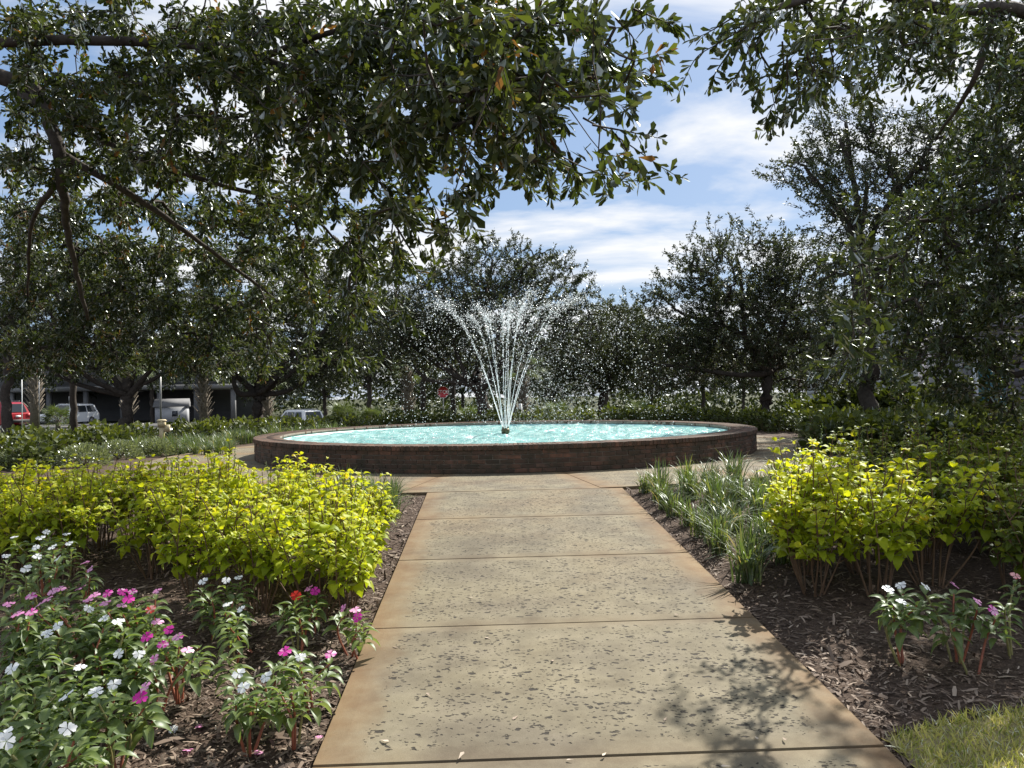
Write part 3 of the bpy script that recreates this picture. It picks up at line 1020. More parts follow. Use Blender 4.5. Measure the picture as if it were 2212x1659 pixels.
# ------------------------------------------------------------------ trees around the plaza
TG = 'oaks standing around the fountain garden'
back_tree('oak_tree', 'broad dark oak behind the fountain jets with a level low limb', 30, (1045, 900), (1035, 838),
          [(1060, 590, 115, 80), (960, 650, 120, 90), (1180, 625, 105, 85), (850, 715, 110, 80), (1080, 700, 150, 90), (1240, 710, 80, 80), (930, 750, 120, 60)],
          2175, 33, 0.113, 101, trunk_r=0.26, group=TG, extra=[[(1040, 850), (1000, 826), (930, 824), (890, 790)]])
back_tree('oak_tree', 'small rounded oak with paler leaves beside the broad fountain oak', 36, (1300, 890), (1300, 845),
          [(1330, 730, 85, 85), (1290, 790, 80, 60), (1395, 770, 60, 60), (1230, 760, 60, 60)], 1200, 40, 0.12, 102, trunk_r=0.16, tint=(0.6, 0.25), group=TG)
back_tree('oak_tree', 'dark round-headed oak with straight trunk where the plaza turns to the houses', 27, (1655, 900), (1655, 800),
          [(1600, 590, 140, 105), (1480, 680, 95, 100), (1715, 640, 110, 110), (1560, 740, 160, 80), (1750, 770, 120, 70), (1450, 790, 80, 60), (1640, 700, 150, 90)],
          2465, 33, 0.108, 103, trunk_r=0.24, group=TG)
back_tree('oak_tree', 'tall open oak with forked limbs rising above the garden', 20, (1880, 900), (1860, 620),
          [(1830, 290, 85, 60), (1750, 375, 85, 50), (1870, 420, 120, 70), (2000, 330, 120, 90), (2130, 420, 130, 120), (1950, 520, 170, 90), (1860, 640, 130, 90), (2100, 620, 150, 100), (1850, 770, 110, 70), (2200, 300, 100, 140)],
          2610, 33, 0.095, 104, trunk_r=0.22, group=TG, extra=[[(1860, 620), (1845, 500), (1850, 420), (1815, 300)], [(1850, 520), (1800, 440), (1745, 380)]])
back_tree('oak_tree', 'spreading oak with low forked trunk beside the white car', 31, (555, 905), (558, 845),
          [(560, 640, 160, 100), (690, 690, 100, 95), (500, 730, 110, 80), (640, 775, 95, 60), (760, 620, 75, 80), (420, 760, 90, 60), (720, 780, 70, 60)],
          2175, 33, 0.113, 105, trunk_r=0.27, group=TG, extra=[[(556, 860), (520, 820), (480, 790), (440, 770)], [(558, 850), (600, 800), (640, 760)]])
back_tree('oak_tree', 'shaded oak with twin low limbs beside the tan bollard light', 28, (270, 910), (275, 850),
          [(270, 650, 190, 110), (110, 680, 160, 110), (380, 720, 120, 80), (200, 750, 140, 60), (20, 740, 100, 70)],
          2030, 33, 0.108, 106, trunk_r=0.22, group=TG, extra=[[(275, 860), (310, 830), (370, 800)], [(273, 855), (240, 810), (190, 790)]])

# far wood: two trees built once and copied along the far side of the road
def copy_tree(root, loc, rz, sc):
    c = root.copy(); COL.objects.link(c)
    c.location = loc; c.rotation_euler = (0, 0, rz); c.scale = (sc,) * 3
    for ch in root.children:
        k = ch.copy(); COL.objects.link(k); k.parent = c
    return c


FL = 'hazy green tree in the belt beyond the road'
FG = 'trees beyond the road'
far0, _ = back_tree('far_tree', FL, 66, (700, 905), (700, 850), [(700, 770, 70, 55), (660, 800, 55, 45), (745, 800, 55, 45), (700, 830, 60, 30)], 520, 24, 0.26, 201, twig=0.8, trunk_r=0.2, tint=(0.6, 0.25), group=FG, mat='wood_leaf')
far1, _ = back_tree('far_tree', FL, 70, (1000, 905), (1000, 850), [(1000, 760, 60, 60), (965, 810, 60, 40), (1040, 800, 50, 50), (1000, 835, 70, 25)], 520, 24, 0.26, 202, twig=0.8, trunk_r=0.18, tint=(0.6, 0.25), group=FG, mat='wood_leaf')
rg = np.random.default_rng(7)
for i, dx in enumerate([-60, 60, 190, 330, 470, 590, 800, 890, 1120, 1210, 1300, 1400, 1510, 1610, 1720, 1830]):
    dep = rg.uniform(62, 84)
    p = at(dx + rg.uniform(-15, 15), 860, dep)
    copy_tree((far0, far1)[i % 2], (p[0], p[1], float(zg(p[0], p[1])) - 0.05), rg.uniform(0, 6.28), rg.uniform(0.8, 1.25))
wd = MB()
n = 26000
wx = rg.uniform(-110, 110, n); wy = rg.uniform(92, 104, n)
wz = zg(wx, wy) + rg.random(n) ** 0.8 * (5.0 + 1.6 * np.sin(wx * 0.23) + 1.1 * np.sin(wx * 0.61 + 2))
wd.inst(LEAF_FAR, np.stack([wx, wy, wz], 1), rg.normal(size=(n, 3)), rg.normal(size=(n, 3)) + [0, -0.4, 0.6], rg.uniform(0.5, 0.95, n), np.clip(rg.normal(0.5, 0.25, n), 0, 1))
tag(wd.build('far_woods', M['wood_leaf']), 'distant belt of woods closing the view', 'woods', kind='stuff')

# ------------------------------------------------------------------ near oaks overhanging the path
def map_clusters(rng, rows, y0, depth_fn, k0, step=100.0):
    out = []
    for r, row in enumerate(rows):
        for c, ch in enumerate(row):
            d9 = int(ch)
            if not d9:
                continue
            dm = depth_fn(c * step + 50, y0 + r * step + 50)
            n = rng.poisson(k0 * d9 / 9.0 * (dm / 5.0) ** 1.5)
            # leaves gather in sprays: pull each cluster towards one of a few knots in the cell
            kn = np.stack([rng.random(4) * step, rng.random(4) * step], 1)
            for _ in range(n):
                q = kn[rng.integers(4)] * 0.55 + rng.random(2) * step * 0.55
                dd = max(depth_fn(c * step + q[0], y0 + r * step + q[1]) + rng.normal() * 0.55, 3.0)
                out.append(at(c * step + q[0], y0 + r * step + q[1], dd))
    return np.array(out)


LEAF_MESH = []
for k in range(5):
    mb = MB()
    mb.inst(LEAF_OAK, np.zeros((1, 3)), np.array([[0, 1.0, 0]]), np.array([[0, 0, 1.0]]), 1.0, 0.2 + 0.14 * k)
    LEAF_MESH.append(mb)


def sprig_leaves(crown, base, mat, sprigs, rng, size=0.085, meshes=None):
    """hanging sprigs at the crown's edge, every leaf an object of its own"""
    tw = MB()
    nleaf = 0
    for pts, dep in sprigs:
        P = [at(x, y, dep + (0.25 * i if i else 0)) for i, (x, y) in enumerate(pts)]
        L = smooth_line(np.array(P), 6)
        tw.tube(L - base, np.linspace(0.006, 0.0018, len(L)), 4, cap=False)
        T = norm(np.gradient(L, axis=0))
        seg = np.linalg.norm(np.diff(L, axis=0), axis=1).sum()
        n = int(np.clip(seg / 0.022, 9, 26))
        for q in range(n):
            t = 1 - (q / n) ** 1.25 * 0.8
            i = min(int(t * (len(L) - 1)), len(L) - 1)
            d = norm(T[i] * rng.uniform(0.3, 1.0) + rng.normal(size=3) * 0.62 + np.array([0, 0, -0.25]))
            nn = norm(np.array([0, -0.5, 0.6]) + rng.normal(size=3) * 0.6)
            X = norm(np.cross(d, nn)); Z = np.cross(X, d)
            s = size * rng.uniform(0.65, 1.2)
            o = new_obj('leaf', meshes[rng.integers(len(meshes))], crown)
            mw = Matrix(((X[0] * s, d[0] * s, Z[0] * s, L[i][0] - base[0]), (X[1] * s, d[1] * s, Z[1] * s, L[i][1] - base[1]), (X[2] * s, d[2] * s, Z[2] * s, L[i][2] - base[2]), (0, 0, 0, 1)))
            o.matrix_basis = mw
            nleaf += 1
    tw.build('sprig_stem', M['bark'], crown)
    return nleaf


rgA = np.random.default_rng(41)
MAP_A = ['64367999999951000000000',
         '67766889879962000000000',
         '57765678887510000000000',
         '78887777751231000000000',
         '88888886631000000000000',
         '99999996410000000000000',
         '99999983100000000000000',
         '78877621000000000000000']


def dep_a(x, y):
    a = max(0.0, 1 - x / 1400.0)
    return 4.0 + a * (1.6 + 1.9 * min(max((850 - x) / 400.0, 0), 1)) + 4.6 * min(max((950 - x) / 450.0, 0), 1) * min(max((y - 330) / 220.0, 0), 1)


CA = map_clusters(rgA, MAP_A, 0, dep_a, 27)
CA = np.concatenate([CA, map_clusters(rgA, ['6666666666631'], -100, dep_a, 9)])
baseA = np.array([-8.2, 6.8, float(zg(-8.2, 6.8)) - 0.05])
hubA = np.array([-7.6, 6.9, 4.2])
linesA = [([baseA, baseA + [0.1, 0, 1.6], hubA, hubA + [0.5, -0.1, 1.8]], 0.34, 0.2),
          ([hubA, at(0, 92, 7.0), at(430, 98, 6.2), at(700, 165, 5.6), at(980, 150, 5.0), at(1230, 235, 4.5)], 0.062, 0.008),
          ([hubA + [0, 0, 0.3], at(0, 165, 7.4), at(115, 290, 7.2), at(133, 400, 7.3), at(150, 520, 7.7), at(190, 690, 8.3)], 0.10, 0.018),
          ([at(40, 200, 7.35), at(250, 320, 7.0), at(460, 395, 6.8), at(650, 450, 7.0), at(760, 560, 7.4)], 0.04, 0.008),
          ([at(125, 330, 7.25), at(300, 430, 7.5), at(480, 560, 8.2), at(600, 650, 9.2)], 0.045, 0.012),
          ([at(420, 98, 6.2), at(600, 240, 5.7), at(790, 400, 5.7), at(900, 560, 6.0)], 0.030, 0.006),
          ([at(560, 125, 5.9), at(760, 60, 5.0), at(1050, 40, 4.5), at(1330, 60, 4.2)], 0.026, 0.006),
          ([at(133, 380, 7.3), at(70, 480, 8.0), at(60, 640, 8.8)], 0.035, 0.012)]
TA = rgA.normal(size=CA.shape) * 0.5 + np.array([0.45, -0.1, -0.35])
treeA, crownA = tree_from('overhanging_oak', 'near oak whose dark leafy limbs hang over the magenta flower bed', baseA, linesA, CA, TA, M['oak_near'], 26, 0.25, 0.086, LEAF_OAK, rgA, r_twig=0.0035, tint=(0.45, 0.28), droop=0.35)
meshesA = [mb.mesh('leaf', M['oak_near']) for mb in LEAF_MESH]
sprig_leaves(crownA, baseA, M['oak_near'],
             [([(1260, 255), (1340, 300), (1420, 355), (1470, 385)], 3.9), ([(1280, 270), (1360, 285), (1430, 300)], 3.9), ([(1290, 330), (1305, 390), (1312, 430)], 3.9),
              ([(1180, 330), (1185, 390), (1190, 425)], 3.9), ([(1230, 330), (1240, 380), (1225, 415)], 4.0), ([(1090, 350), (1050, 400), (1015, 440)], 4.0), ([(1130, 300), (1140, 360), (1130, 400)], 4.0), ([(1330, 290), (1370, 350), (1400, 385)], 3.9),
              ([(1080, 240), (1070, 330), (1060, 400)], 4.1), ([(1370, 20), (1420, 40), (1470, 60)], 3.7), ([(1330, 40), (1370, 90), (1345, 140)], 3.7), ([(1280, 160), (1290, 230), (1300, 260)], 3.9),
              ([(920, 400), (950, 480), (965, 540)], 4.6), ([(860, 500), (870, 560), (840, 590)], 4.9), ([(930, 520), (940, 580), (930, 610)], 4.9)],
             rgA, 0.085, meshesA)

rgB = np.random.default_rng(43)
MAP_B = ['0000000000000000587798999540',  # rightmost columns lie out of view, added to shade the bed
         '0000000000000000453249999540',
         '0000000000000000100037899540',
         '0000000000000000000037999540',
         '0000000000000000001478999540',
         '0000000000000000003689999540',
         '0000000000000000006899999540',
         '0000000000000000004599899540',
         '0000000000000000000296248540']


def dep_b(x, y):
    near = min(max((x - 1480) / 500.0, 0), 1)
    d = 4.4 + near * 1.3 + min(max((y - 130) / 110.0, 0), 1) * min(max((x - 1850) / 100.0, 0), 1) * 3.0
    return d + (8.6 - d) * min(max((x - 2030) / 200.0, 0), 1)


CB = map_clusters(rgB, MAP_B, 0, dep_b, 23)
CB = np.concatenate([CB, map_clusters(rgB, ['0000000000000000456777000'], -100, dep_b, 10)])
CB = np.concatenate([CB, map_clusters(rgB, ['000000000000000000000799999'] + ['000000000000000000000799999'] * 3, -100, lambda x, y: 11.3, 3.6)])  # deeper crown layer, mostly unseen, added to cast shade on the coleus bed
baseB = np.array([8.3, 9.3, float(zg(8.3, 9.3)) - 0.05])
hubB = np.array([8.0, 9.2, 3.2])
linesB = [([baseB, baseB + [-0.1, 0, 1.4], hubB, hubB + [-0.3, -0.2, 2.2]], 0.32, 0.18),
          ([hubB + [0, 0, 1.2], at(2250, 40, 7.8), at(2050, 20, 6.6), at(1860, -20, 5.3), at(1700, 10, 4.7), at(1610, 60, 4.5)], 0.09, 0.008),
          ([hubB, at(2230, 420, 8.6), at(2060, 470, 8.4), at(1900, 480, 8.6)], 0.07, 0.012),
          ([hubB + [0, 0, -0.4], at(2220, 650, 8.8), at(2030, 640, 8.9), at(1850, 660, 9.1)], 0.07, 0.012),
          ([hubB + [0, 0, -0.7], at(2230, 800, 8.6), at(2080, 760, 8.8), at(1950, 800, 9.3)], 0.06, 0.012),
          ([at(2150, 30, 7.2), at(2100, 180, 7.4), at(2020, 300, 8.0)], 0.045, 0.012)]
TB = rgB.normal(size=CB.shape) * 0.5 + np.array([-0.5, -0.1, -0.3])
treeB, crownB = tree_from('overhanging_oak', 'glossy-leaved oak hanging over the shaded coleus bed and lawn', baseB, linesB, CB, TB, M['oak_right'], 21, 0.30, 0.088, LEAF_OAK, rgB, r_twig=0.0035, tint=(0.5, 0.28), droop=0.25)
meshesB = [mb.mesh('leaf', M['oak_right']) for mb in LEAF_MESH]
sprig_leaves(crownB, baseB, M['oak_right'],
             [([(1610, 60), (1550, 95), (1500, 130), (1462, 212)], 4.3), ([(1600, 80), (1550, 150), (1530, 190)], 4.3), ([(1580, 40), (1530, 70), (1495, 85)], 4.3), ([(1690, 90), (1690, 180), (1650, 265)], 4.4),
              ([(1700, 120), (1700, 200), (1690, 270)], 4.4), ([(1720, 150), (1725, 200), (1710, 240)], 4.5), ([(1790, 90), (1800, 150), (1770, 200)], 4.7), ([(1620, 100), (1600, 150), (1580, 180)], 4.4),
              ([(1840, 80), (1850, 120), (1890, 160)], 4.9), ([(1760, 60), (1740, 130), (1745, 180)], 4.6)],
             rgB, 0.085, meshesB)

# ------------------------------------------------------------------ flower beds
def coleus_leaf(k):
    """broad toothed leaf, folded along the rib and arched"""
    rng = np.random.default_rng(300 + k)
    ns = 7
    V, F3 = [], []
    mid, le, ri = [], [], []
    for i in range(ns + 1):
        t = i / ns
        w = 0.40 * math.sin(math.pi * min(t * 0.86 + 0.10, 1.0)) ** 0.75 * (1.0 - 0.62 * t ** 1.7)
        w *= 1.14 if i % 2 else 0.90
        if i in (0, ns):
            w = 0.03 if i == 0 else 0.0
        arch = 0.16 * math.sin(math.pi * t) - 0.30 * t * t
        mid.append((0, t, arch))
        lift = 0.10 * (w / 0.4) + rng.normal() * 0.02
        le.append((-w, t - 0.03, arch + lift)); ri.append((w, t - 0.03, arch + lift + rng.normal() * 0.02))
    m = MB()
    V = mid + le + ri
    n = ns + 1
    F = []
    for i in range(ns):
        F.append([i, i + 1, n + i + 1, n + i])
        F.append([i, 2 * n + i, 2 * n + i + 1, i + 1])
    m.add(V, F, np.clip(0.12 + 0.13 * k + rng.normal(0, 0.03, len(V)), 0, 1))
    return m


CL = [coleus_leaf(k) for k in range(7)]
CLM = [c.mesh('leaf', M['coleus']) for c in CL]
CL_SHADED = [c.mesh('leaf', M['coleus_shaded']) for c in CL]
CLT = [(np.concatenate(c.v), [np.concatenate(c.f[4])]) for c in CL]


def coleus_plan(seed, H):
    """stems, and leaves as (point, axis, normal, size, tint)"""
    rng = np.random.default_rng(seed)
    st = MB()
    leaves = []
    for s in range(rng.integers(10, 14)):
        a = rng.uniform(0, 2 * math.pi); spread = rng.uniform(0.04, 0.34)
        top = np.array([spread * math.cos(a), spread * math.sin(a), H * rng.uniform(0.72, 1.04)])
        b = np.array([0.05 * math.cos(a), 0.05 * math.sin(a), -0.03])
        L = smooth_line(np.array([b, b * 0.4 + top * 0.45 + rng.normal(size=3) * [0.035, 0.035, 0], top]), 6)
        st.tube(L, np.linspace(0.0062, 0.003, len(L)), 5, cap=False)
        nn = rng.integers(7, 10)
        ph = rng.uniform(0, 3.14)
        shoots = [(L, nn, 1.0, 0.45)]
        for q in range(rng.integers(2, 4)):
            i0 = rng.integers(5, len(L) - 3)
            aa = rng.uniform(0, 6.28)
            e = L[i0] + np.array([0.14 * math.cos(aa), 0.14 * math.sin(aa), rng.uniform(0.08, 0.2)])
            S = smooth_line(np.array([L[i0], (L[i0] + e) / 2 + [0, 0, -0.015], e]), 5)
            st.tube(S, np.linspace(0.0035, 0.002, len(S)), 4, cap=False)
            shoots.append((S, 4, 0.8, 0.3))
        for (S, k, sc, t0) in shoots:
            for q in range(k):
                t = t0 + (1 - t0) * (q + 0.6) / k
                p = S[min(int(t * (len(S) - 1) + 0.5), len(S) - 1)] + rng.normal(size=3) * 0.006
                th = ph + q * math.pi / 2 + rng.normal() * 0.25
                el = -0.25 + 0.8 * (q / k) + rng.normal() * 0.34
                size = sc * (0.094 - 0.042 * (q / k)) * rng.uniform(0.62, 1.2)
                for sgn in (0, math.pi):
                    d = np.array([math.cos(th + sgn) * math.cos(el), math.sin(th + sgn) * math.cos(el), math.sin(el)])
                    nrm = norm(np.array([0, 0, 1.0]) - d * d[2] + rng.normal(size=3) * 0.36)
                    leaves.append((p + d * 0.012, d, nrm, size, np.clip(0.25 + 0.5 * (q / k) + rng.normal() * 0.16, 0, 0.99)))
            if q and S is L and rng.random() < 0.10:
                pass
    spike = None
    if rng.random() < 0.4:
        p = np.array([rng.uniform(-0.15, 0.15), rng.uniform(-0.15, 0.15), H * 0.95])
        sp_ = MB()
        q = p + np.array([rng.uniform(-0.04, 0.04), rng.uniform(-0.02, 0.02), 0.17])
        sp_.tube(np.array([p, (p + q) / 2, q]), [0.0022, 0.0018, 0.001], 4, 0.6)
        ts = np.linspace(0.25, 1, 18)
        pb = p + (q - p) * ts[:, None] + rng.normal(size=(18, 3)) * 0.0045
        sp_.inst(OCT, pb, rng.normal(size=(18, 3)), rng.normal(size=(18, 3)), 0.0055 * (1.2 - 0.5 * ts), 0.75)
        spike = sp_.mesh('flower_spike', M['impatiens'])
    return st, leaves, spike


PLANS = []
for k in range(6):
    st, lv, spk = coleus_plan(500 + k, 0.74)
    # the largest and uppermost leaves become leaves of their own, the inner ones one mass
    order = sorted(range(len(lv)), key=lambda i: -(lv[i][0][2] * 0.6 + np.hypot(lv[i][0][0], lv[i][0][1]) + lv[i][3] * 2))
    NOWN = 48
    own = [lv[i] for i in order[:NOWN]]
    rest_ = [lv[i] for i in order[NOWN:]]
    fm, allm = MB(), MB()
    for grp, mbx in ((rest_, fm), (lv, allm)):
        for j in range(7):
            sel = [q for q in grp if int(q[4] * 7) == j]
            if sel:
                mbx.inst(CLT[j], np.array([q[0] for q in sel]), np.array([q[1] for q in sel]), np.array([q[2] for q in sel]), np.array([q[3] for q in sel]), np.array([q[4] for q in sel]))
    PLANS.append((st.mesh('stems', M['coleus_stem'], True), own, fm.mesh('inner_foliage', M['coleus']), allm.mesh('foliage', M['coleus']), spk, fm.mesh('inner_foliage', M['coleus_shaded']), allm.mesh('foliage', M['coleus_shaded'])))


def coleus(x, y, k, rz, sc, label, group, detailed=True, dz=0.0, green=False):  # green: use the leaves with shade painted into their colour
    st, own, fm, allm, spk, fm_shaded, all_shaded = PLANS[k % len(PLANS)]
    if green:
        fm, allm = fm_shaded, all_shaded
    r = tag(empty('coleus_plant', (x, y, float(zg(x, y)) + dz), rz, sc), label, 'plant', group)
    new_obj('stem', st, r)
    if spk is not None:
        new_obj('flower_spike', spk, r)
    if not detailed:
        new_obj('foliage', allm, r)
        return r
    tag(new_obj('inner_foliage', fm, r), kind='stuff')
    for (p, d, nn, s, ti) in own:
        X = norm(np.cross(d, nn)); Z = np.cross(X, d)
        o = new_obj('leaf', (CL_SHADED if green else CLM)[int(ti * 7)], r)
        o.matrix_basis = Matrix(((X[0] * s, d[0] * s, Z[0] * s, p[0]), (X[1] * s, d[1] * s, Z[1] * s, p[1]), (X[2] * s, d[2] * s, Z[2] * s, p[2]), (0, 0, 0, 1)))
    return r


rgC = np.random.default_rng(61)
cnt = 0
for row, y in enumerate(np.arange(5.05, 7.6, 0.46)):
    for x in np.arange(-0.74 * y, path_left(y) - 0.22, 0.50):
        xx = x + rgC.uniform(-0.12, 0.12) + (0.22 if row % 2 else 0); yy = y + rgC.uniform(-0.12, 0.12)
        if xx > path_left(yy) - 0.25: continue
        if xx < -2.35 and yy < 5.75: continue
        if xx > -1.75 and yy > 6.1: continue
        coleus(xx, yy, cnt, rgC.uniform(0, 6.28), rgC.uniform(0.92, 1.12), ('lime yellow coleus ' + ('with flower spike ' if PLANS[cnt % 6][4] is not None else '') + ('at the impatiens edge of the bed' if row < 2 else ('in the middle of the lime bed' if row < 4 else 'at the curved walk side of the lime bed'))), 'coleus beside the magenta flower bed', row < 4)
        cnt += 1
for (xx, yy) in ((-1.10, 5.0), (-1.14, 5.5), (-1.22, 6.0), (-1.5, 6.35)):
    coleus(xx, yy, cnt, rgC.uniform(0, 6.28), rgC.uniform(0.9, 1.0), 'lime yellow coleus leaning over the path edge mulch', 'coleus beside the magenta flower bed', True)
    cnt += 1
for row, y in enumerate(np.arange(4.85, 8.1, 0.50)):
    for x in np.arange(2.12, 0.74 * y, 0.52):
        xx = x + rgC.uniform(-0.13, 0.13) + (0.2 if row % 2 else 0); yy = y + rgC.uniform(-0.13, 0.13)
        if xx < 2.0 + (yy - 5.4) * 0.5: continue
        if yy > 7.0 and xx < 3.6: continue
        if xx < 3.1 and yy < 6.6: continue
        coleus(xx, yy, cnt, rgC.uniform(0, 6.28), rgC.uniform(1.0, 1.22), ('shade-darkened green coleus ' + ('with flower spike ' if PLANS[cnt % 6][4] is not None else '') + ('next to the liriope edging' if xx < 2.7 else ('in deep shade above the dark mulch' if row < 3 else 'towards the shaded walk behind the oak leaves'))), 'coleus in the partly shaded bed', row < 3, green=xx > 2.75 + 0.25 * (yy - 5.5))
        cnt += 1
for (xx, yy) in ((2.04, 5.3), (2.42, 5.15), (2.15, 5.75), (2.55, 5.7), (2.85, 5.3), (2.45, 6.25), (2.85, 6.1)):
    coleus(xx, yy, cnt, rgC.uniform(0, 6.28), rgC.uniform(1.1, 1.25), 'sunlit lime coleus at the corner of the shaded bed by the liriope', 'coleus in the partly shaded bed', True)
    cnt += 1
print('coleus', cnt)

# hedge of the same coleus round the far side of the plaza and in the shade by the houses
HV = []
for k in range(4):
    rng = np.random.default_rng(700 + k)
    mb = MB()
    n = 330
    d = norm(rng.normal(size=(n, 3))); d[:, 2] = np.abs(d[:, 2])
    p = d * np.array([0.46, 0.46, 0.62]) * (0.45 + 0.6 * rng.random((n, 1)))
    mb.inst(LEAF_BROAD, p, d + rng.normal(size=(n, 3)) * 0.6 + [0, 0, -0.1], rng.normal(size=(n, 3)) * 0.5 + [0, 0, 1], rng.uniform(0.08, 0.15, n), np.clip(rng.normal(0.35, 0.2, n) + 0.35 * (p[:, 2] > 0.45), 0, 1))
    st = MB()
    for q in range(7):
        a = q * 0.9
        st.tube([(0.03 * math.cos(a), 0.03 * math.sin(a), -0.04), (0.12 * math.cos(a), 0.12 * math.sin(a), 0.2), (0.25 * math.cos(a), 0.25 * math.sin(a), 0.42)], [0.009, 0.007, 0.004], 4, cap=False)
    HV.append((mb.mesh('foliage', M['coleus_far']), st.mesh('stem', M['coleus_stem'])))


def hedge_plant():
    v = HV[rgC.integers(4)]
    r = empty('hedge_plant')
    new_obj('foliage', v[0], r); new_obj('stem', v[1], r)
    return r


BOLL = ground_at(350, 962)
HLAB = 'low leafy hedge plant in the green band behind the round fountain'
for r, n in ((9.0, 46), (9.9, 50), (10.8, 54)):
    for a in np.linspace(R_(-6), R_(196), n):
        rr_ = r + rgC.uniform(-0.25, 0.25); aa_ = a + rgC.uniform(-0.03, 0.03)
        x = FC[0] + rr_ * math.cos(aa_); y = FC[1] + rr_ * math.sin(aa_)
        if 10.0 < x and y < 20: continue
        bd = BOLL[:2] / np.hypot(*BOLL[:2])
        al = x * bd[0] + y * bd[1]
        if abs(x * bd[1] - y * bd[0]) < 0.75 and al < np.hypot(*BOLL[:2]) + 0.5: continue
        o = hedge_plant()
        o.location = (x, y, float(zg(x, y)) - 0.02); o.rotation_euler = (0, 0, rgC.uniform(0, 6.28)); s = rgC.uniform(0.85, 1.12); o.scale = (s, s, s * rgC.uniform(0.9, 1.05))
        tag(o, HLAB, 'plant', 'hedge plants round the plaza')
for (dx, dy) in [(x, y) for y in (925, 945, 905) for x in range(1790, 2300, 50)]:
    p = ground_at(dx + rgC.uniform(-15, 15), dy + 40)
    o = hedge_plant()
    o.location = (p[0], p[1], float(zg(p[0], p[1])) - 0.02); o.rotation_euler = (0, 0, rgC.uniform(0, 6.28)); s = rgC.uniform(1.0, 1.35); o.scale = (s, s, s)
    tag(o, 'tall shaded hedge plant in the green band before the grey house', 'plant', 'hedge plants before the houses')

# liriope edging
LV = []
for k in range(5):
    rng = np.random.default_rng(800 + k)
    mb = MB()
    nb_ = 80
    for q in range(nb_):
        a = rng.uniform(0, 6.28); ln = rng.uniform(0.26, 0.46); out = rng.uniform(0.25, 1.05); w = rng.uniform(0.004, 0.007)
        bx, by = rng.normal(size=2) * 0.035
        s = np.linspace(0, 1, 6)
        rad = out * ln * (s ** 1.4) * 0.8
        z = ln * (s * 1.05 - 0.56 * out * s ** 2.6)
        c = np.stack([bx + rad * math.cos(a), by + rad * math.sin(a), z], 1)
        sd = np.array([-math.sin(a), math.cos(a), 0.15]) 
        ww = w * (1 - s ** 3 * 0.95)
        V = np.concatenate([c - sd * ww[:, None], c + sd * ww[:, None]])
        F = [[i, i + 1, 6 + i + 1, 6 + i] for i in range(5)]
        mb.add(V, F, np.clip(rng.normal(0.45, 0.25), 0, 1))
    LV.append(mb.mesh('blades', M['liriope']))


def liriope(x, y, label, group, s=1.0):
    o = new_obj('liriope_clump', LV[rgC.integers(5)])
    o.location = (x, y, float(zg(x, y)) - 0.005); o.rotation_euler = (0, 0, rgC.uniform(0, 6.28)); o.scale = (s, s, s * rgC.uniform(0.9, 1.15))
    return tag(o, label, 'grass clump', group)


for y in np.arange(5.7, 9.35, 0.36):
    w = np.interp(y, [5.7, 7, 9.3], [0.36, 0.95, 1.7])
    for x in np.arange(path_left(y) + 2.39 + 0.34, path_left(y) + 2.39 + 0.34 + w, 0.36):
        liriope(x + rgC.uniform(-0.10, 0.10), y + rgC.uniform(-0.10, 0.10), 'strappy liriope clump between the path and the shaded coleus', 'liriope beside the shaded coleus', rgC.uniform(0.85, 1.25))
for y in np.arange(6.7, 9.2, 0.28):
    for x in np.arange(path_left(y) - 0.95, path_left(y) - 0.25, 0.30):
        liriope(x + rgC.uniform(-0.07, 0.07), y + rgC.uniform(-0.07, 0.07), 'strappy liriope clump at the end of the lime coleus bed', 'liriope behind the lime coleus', rgC.uniform(0.85, 1.1))
for (dx, dy) in [(x + rgC.uniform(-8, 8), 972 + 6 * k + rgC.uniform(-3, 3)) for k in range(3) for x in range(300, 500, 24)]:
    p = ground_at(dx, dy)
    liriope(p[0], p[1], 'liriope clump beside the grey rounded shrubs and curved walk', 'liriope by the grey shrubs', rgC.uniform(1.0, 1.3))
for a in np.linspace(R_(128), R_(172), 22):
    r = 7.75 + rgC.uniform(-0.2, 0.25)
    liriope(FC[0] + r * math.cos(a), FC[1] + r * math.sin(a), 'liriope clump along the hedge foot behind the fountain rim', 'liriope at the hedge foot', rgC.uniform(1.1, 1.5))
for a in list(np.linspace(R_(-2), R_(20), 16)):
    r = 8.0 + rgC.uniform(-0.3, 0.4)
    liriope(FC[0] + r * math.cos(a), FC[1] + r * math.sin(a), 'liriope clump where the walk leaves toward the houses', 'liriope by the shaded walk', rgC.uniform(1.3, 1.7))

# rounded grey shrubs
SV = []
for k in range(2):
    rng = np.random.default_rng(850 + k)
    mb = MB()
    n = 2600
    d = norm(rng.normal(size=(n, 3))); d[:, 2] = np.abs(d[:, 2])
    r = 0.62 + 0.42 * rng.random((n, 1)) ** 0.6
    p = d * r * np.array([0.46, 0.46, 0.38]) + [0, 0, 0.02]
    mb.inst(LEAF_FAR, p, d + rng.normal(size=(n, 3)) * 0.35 + [0, 0, 0.25], rng.normal(size=(n, 3)), rng.uniform(0.035, 0.07, n), np.clip(rng.normal(0.5, 0.25, n), 0, 1))
    st = MB()
    for q in range(9):
        a = q * 0.7
        st.tube([(0, 0, -0.03), (0.12 * math.cos(a), 0.12 * math.sin(a), 0.14), (0.26 * math.cos(a), 0.26 * math.sin(a), 0.24)], [0.012, 0.009, 0.005], 5, cap=False)
    SV.append((mb.mesh('foliage', M['shrub']), st.mesh('stem', M['bark'])))
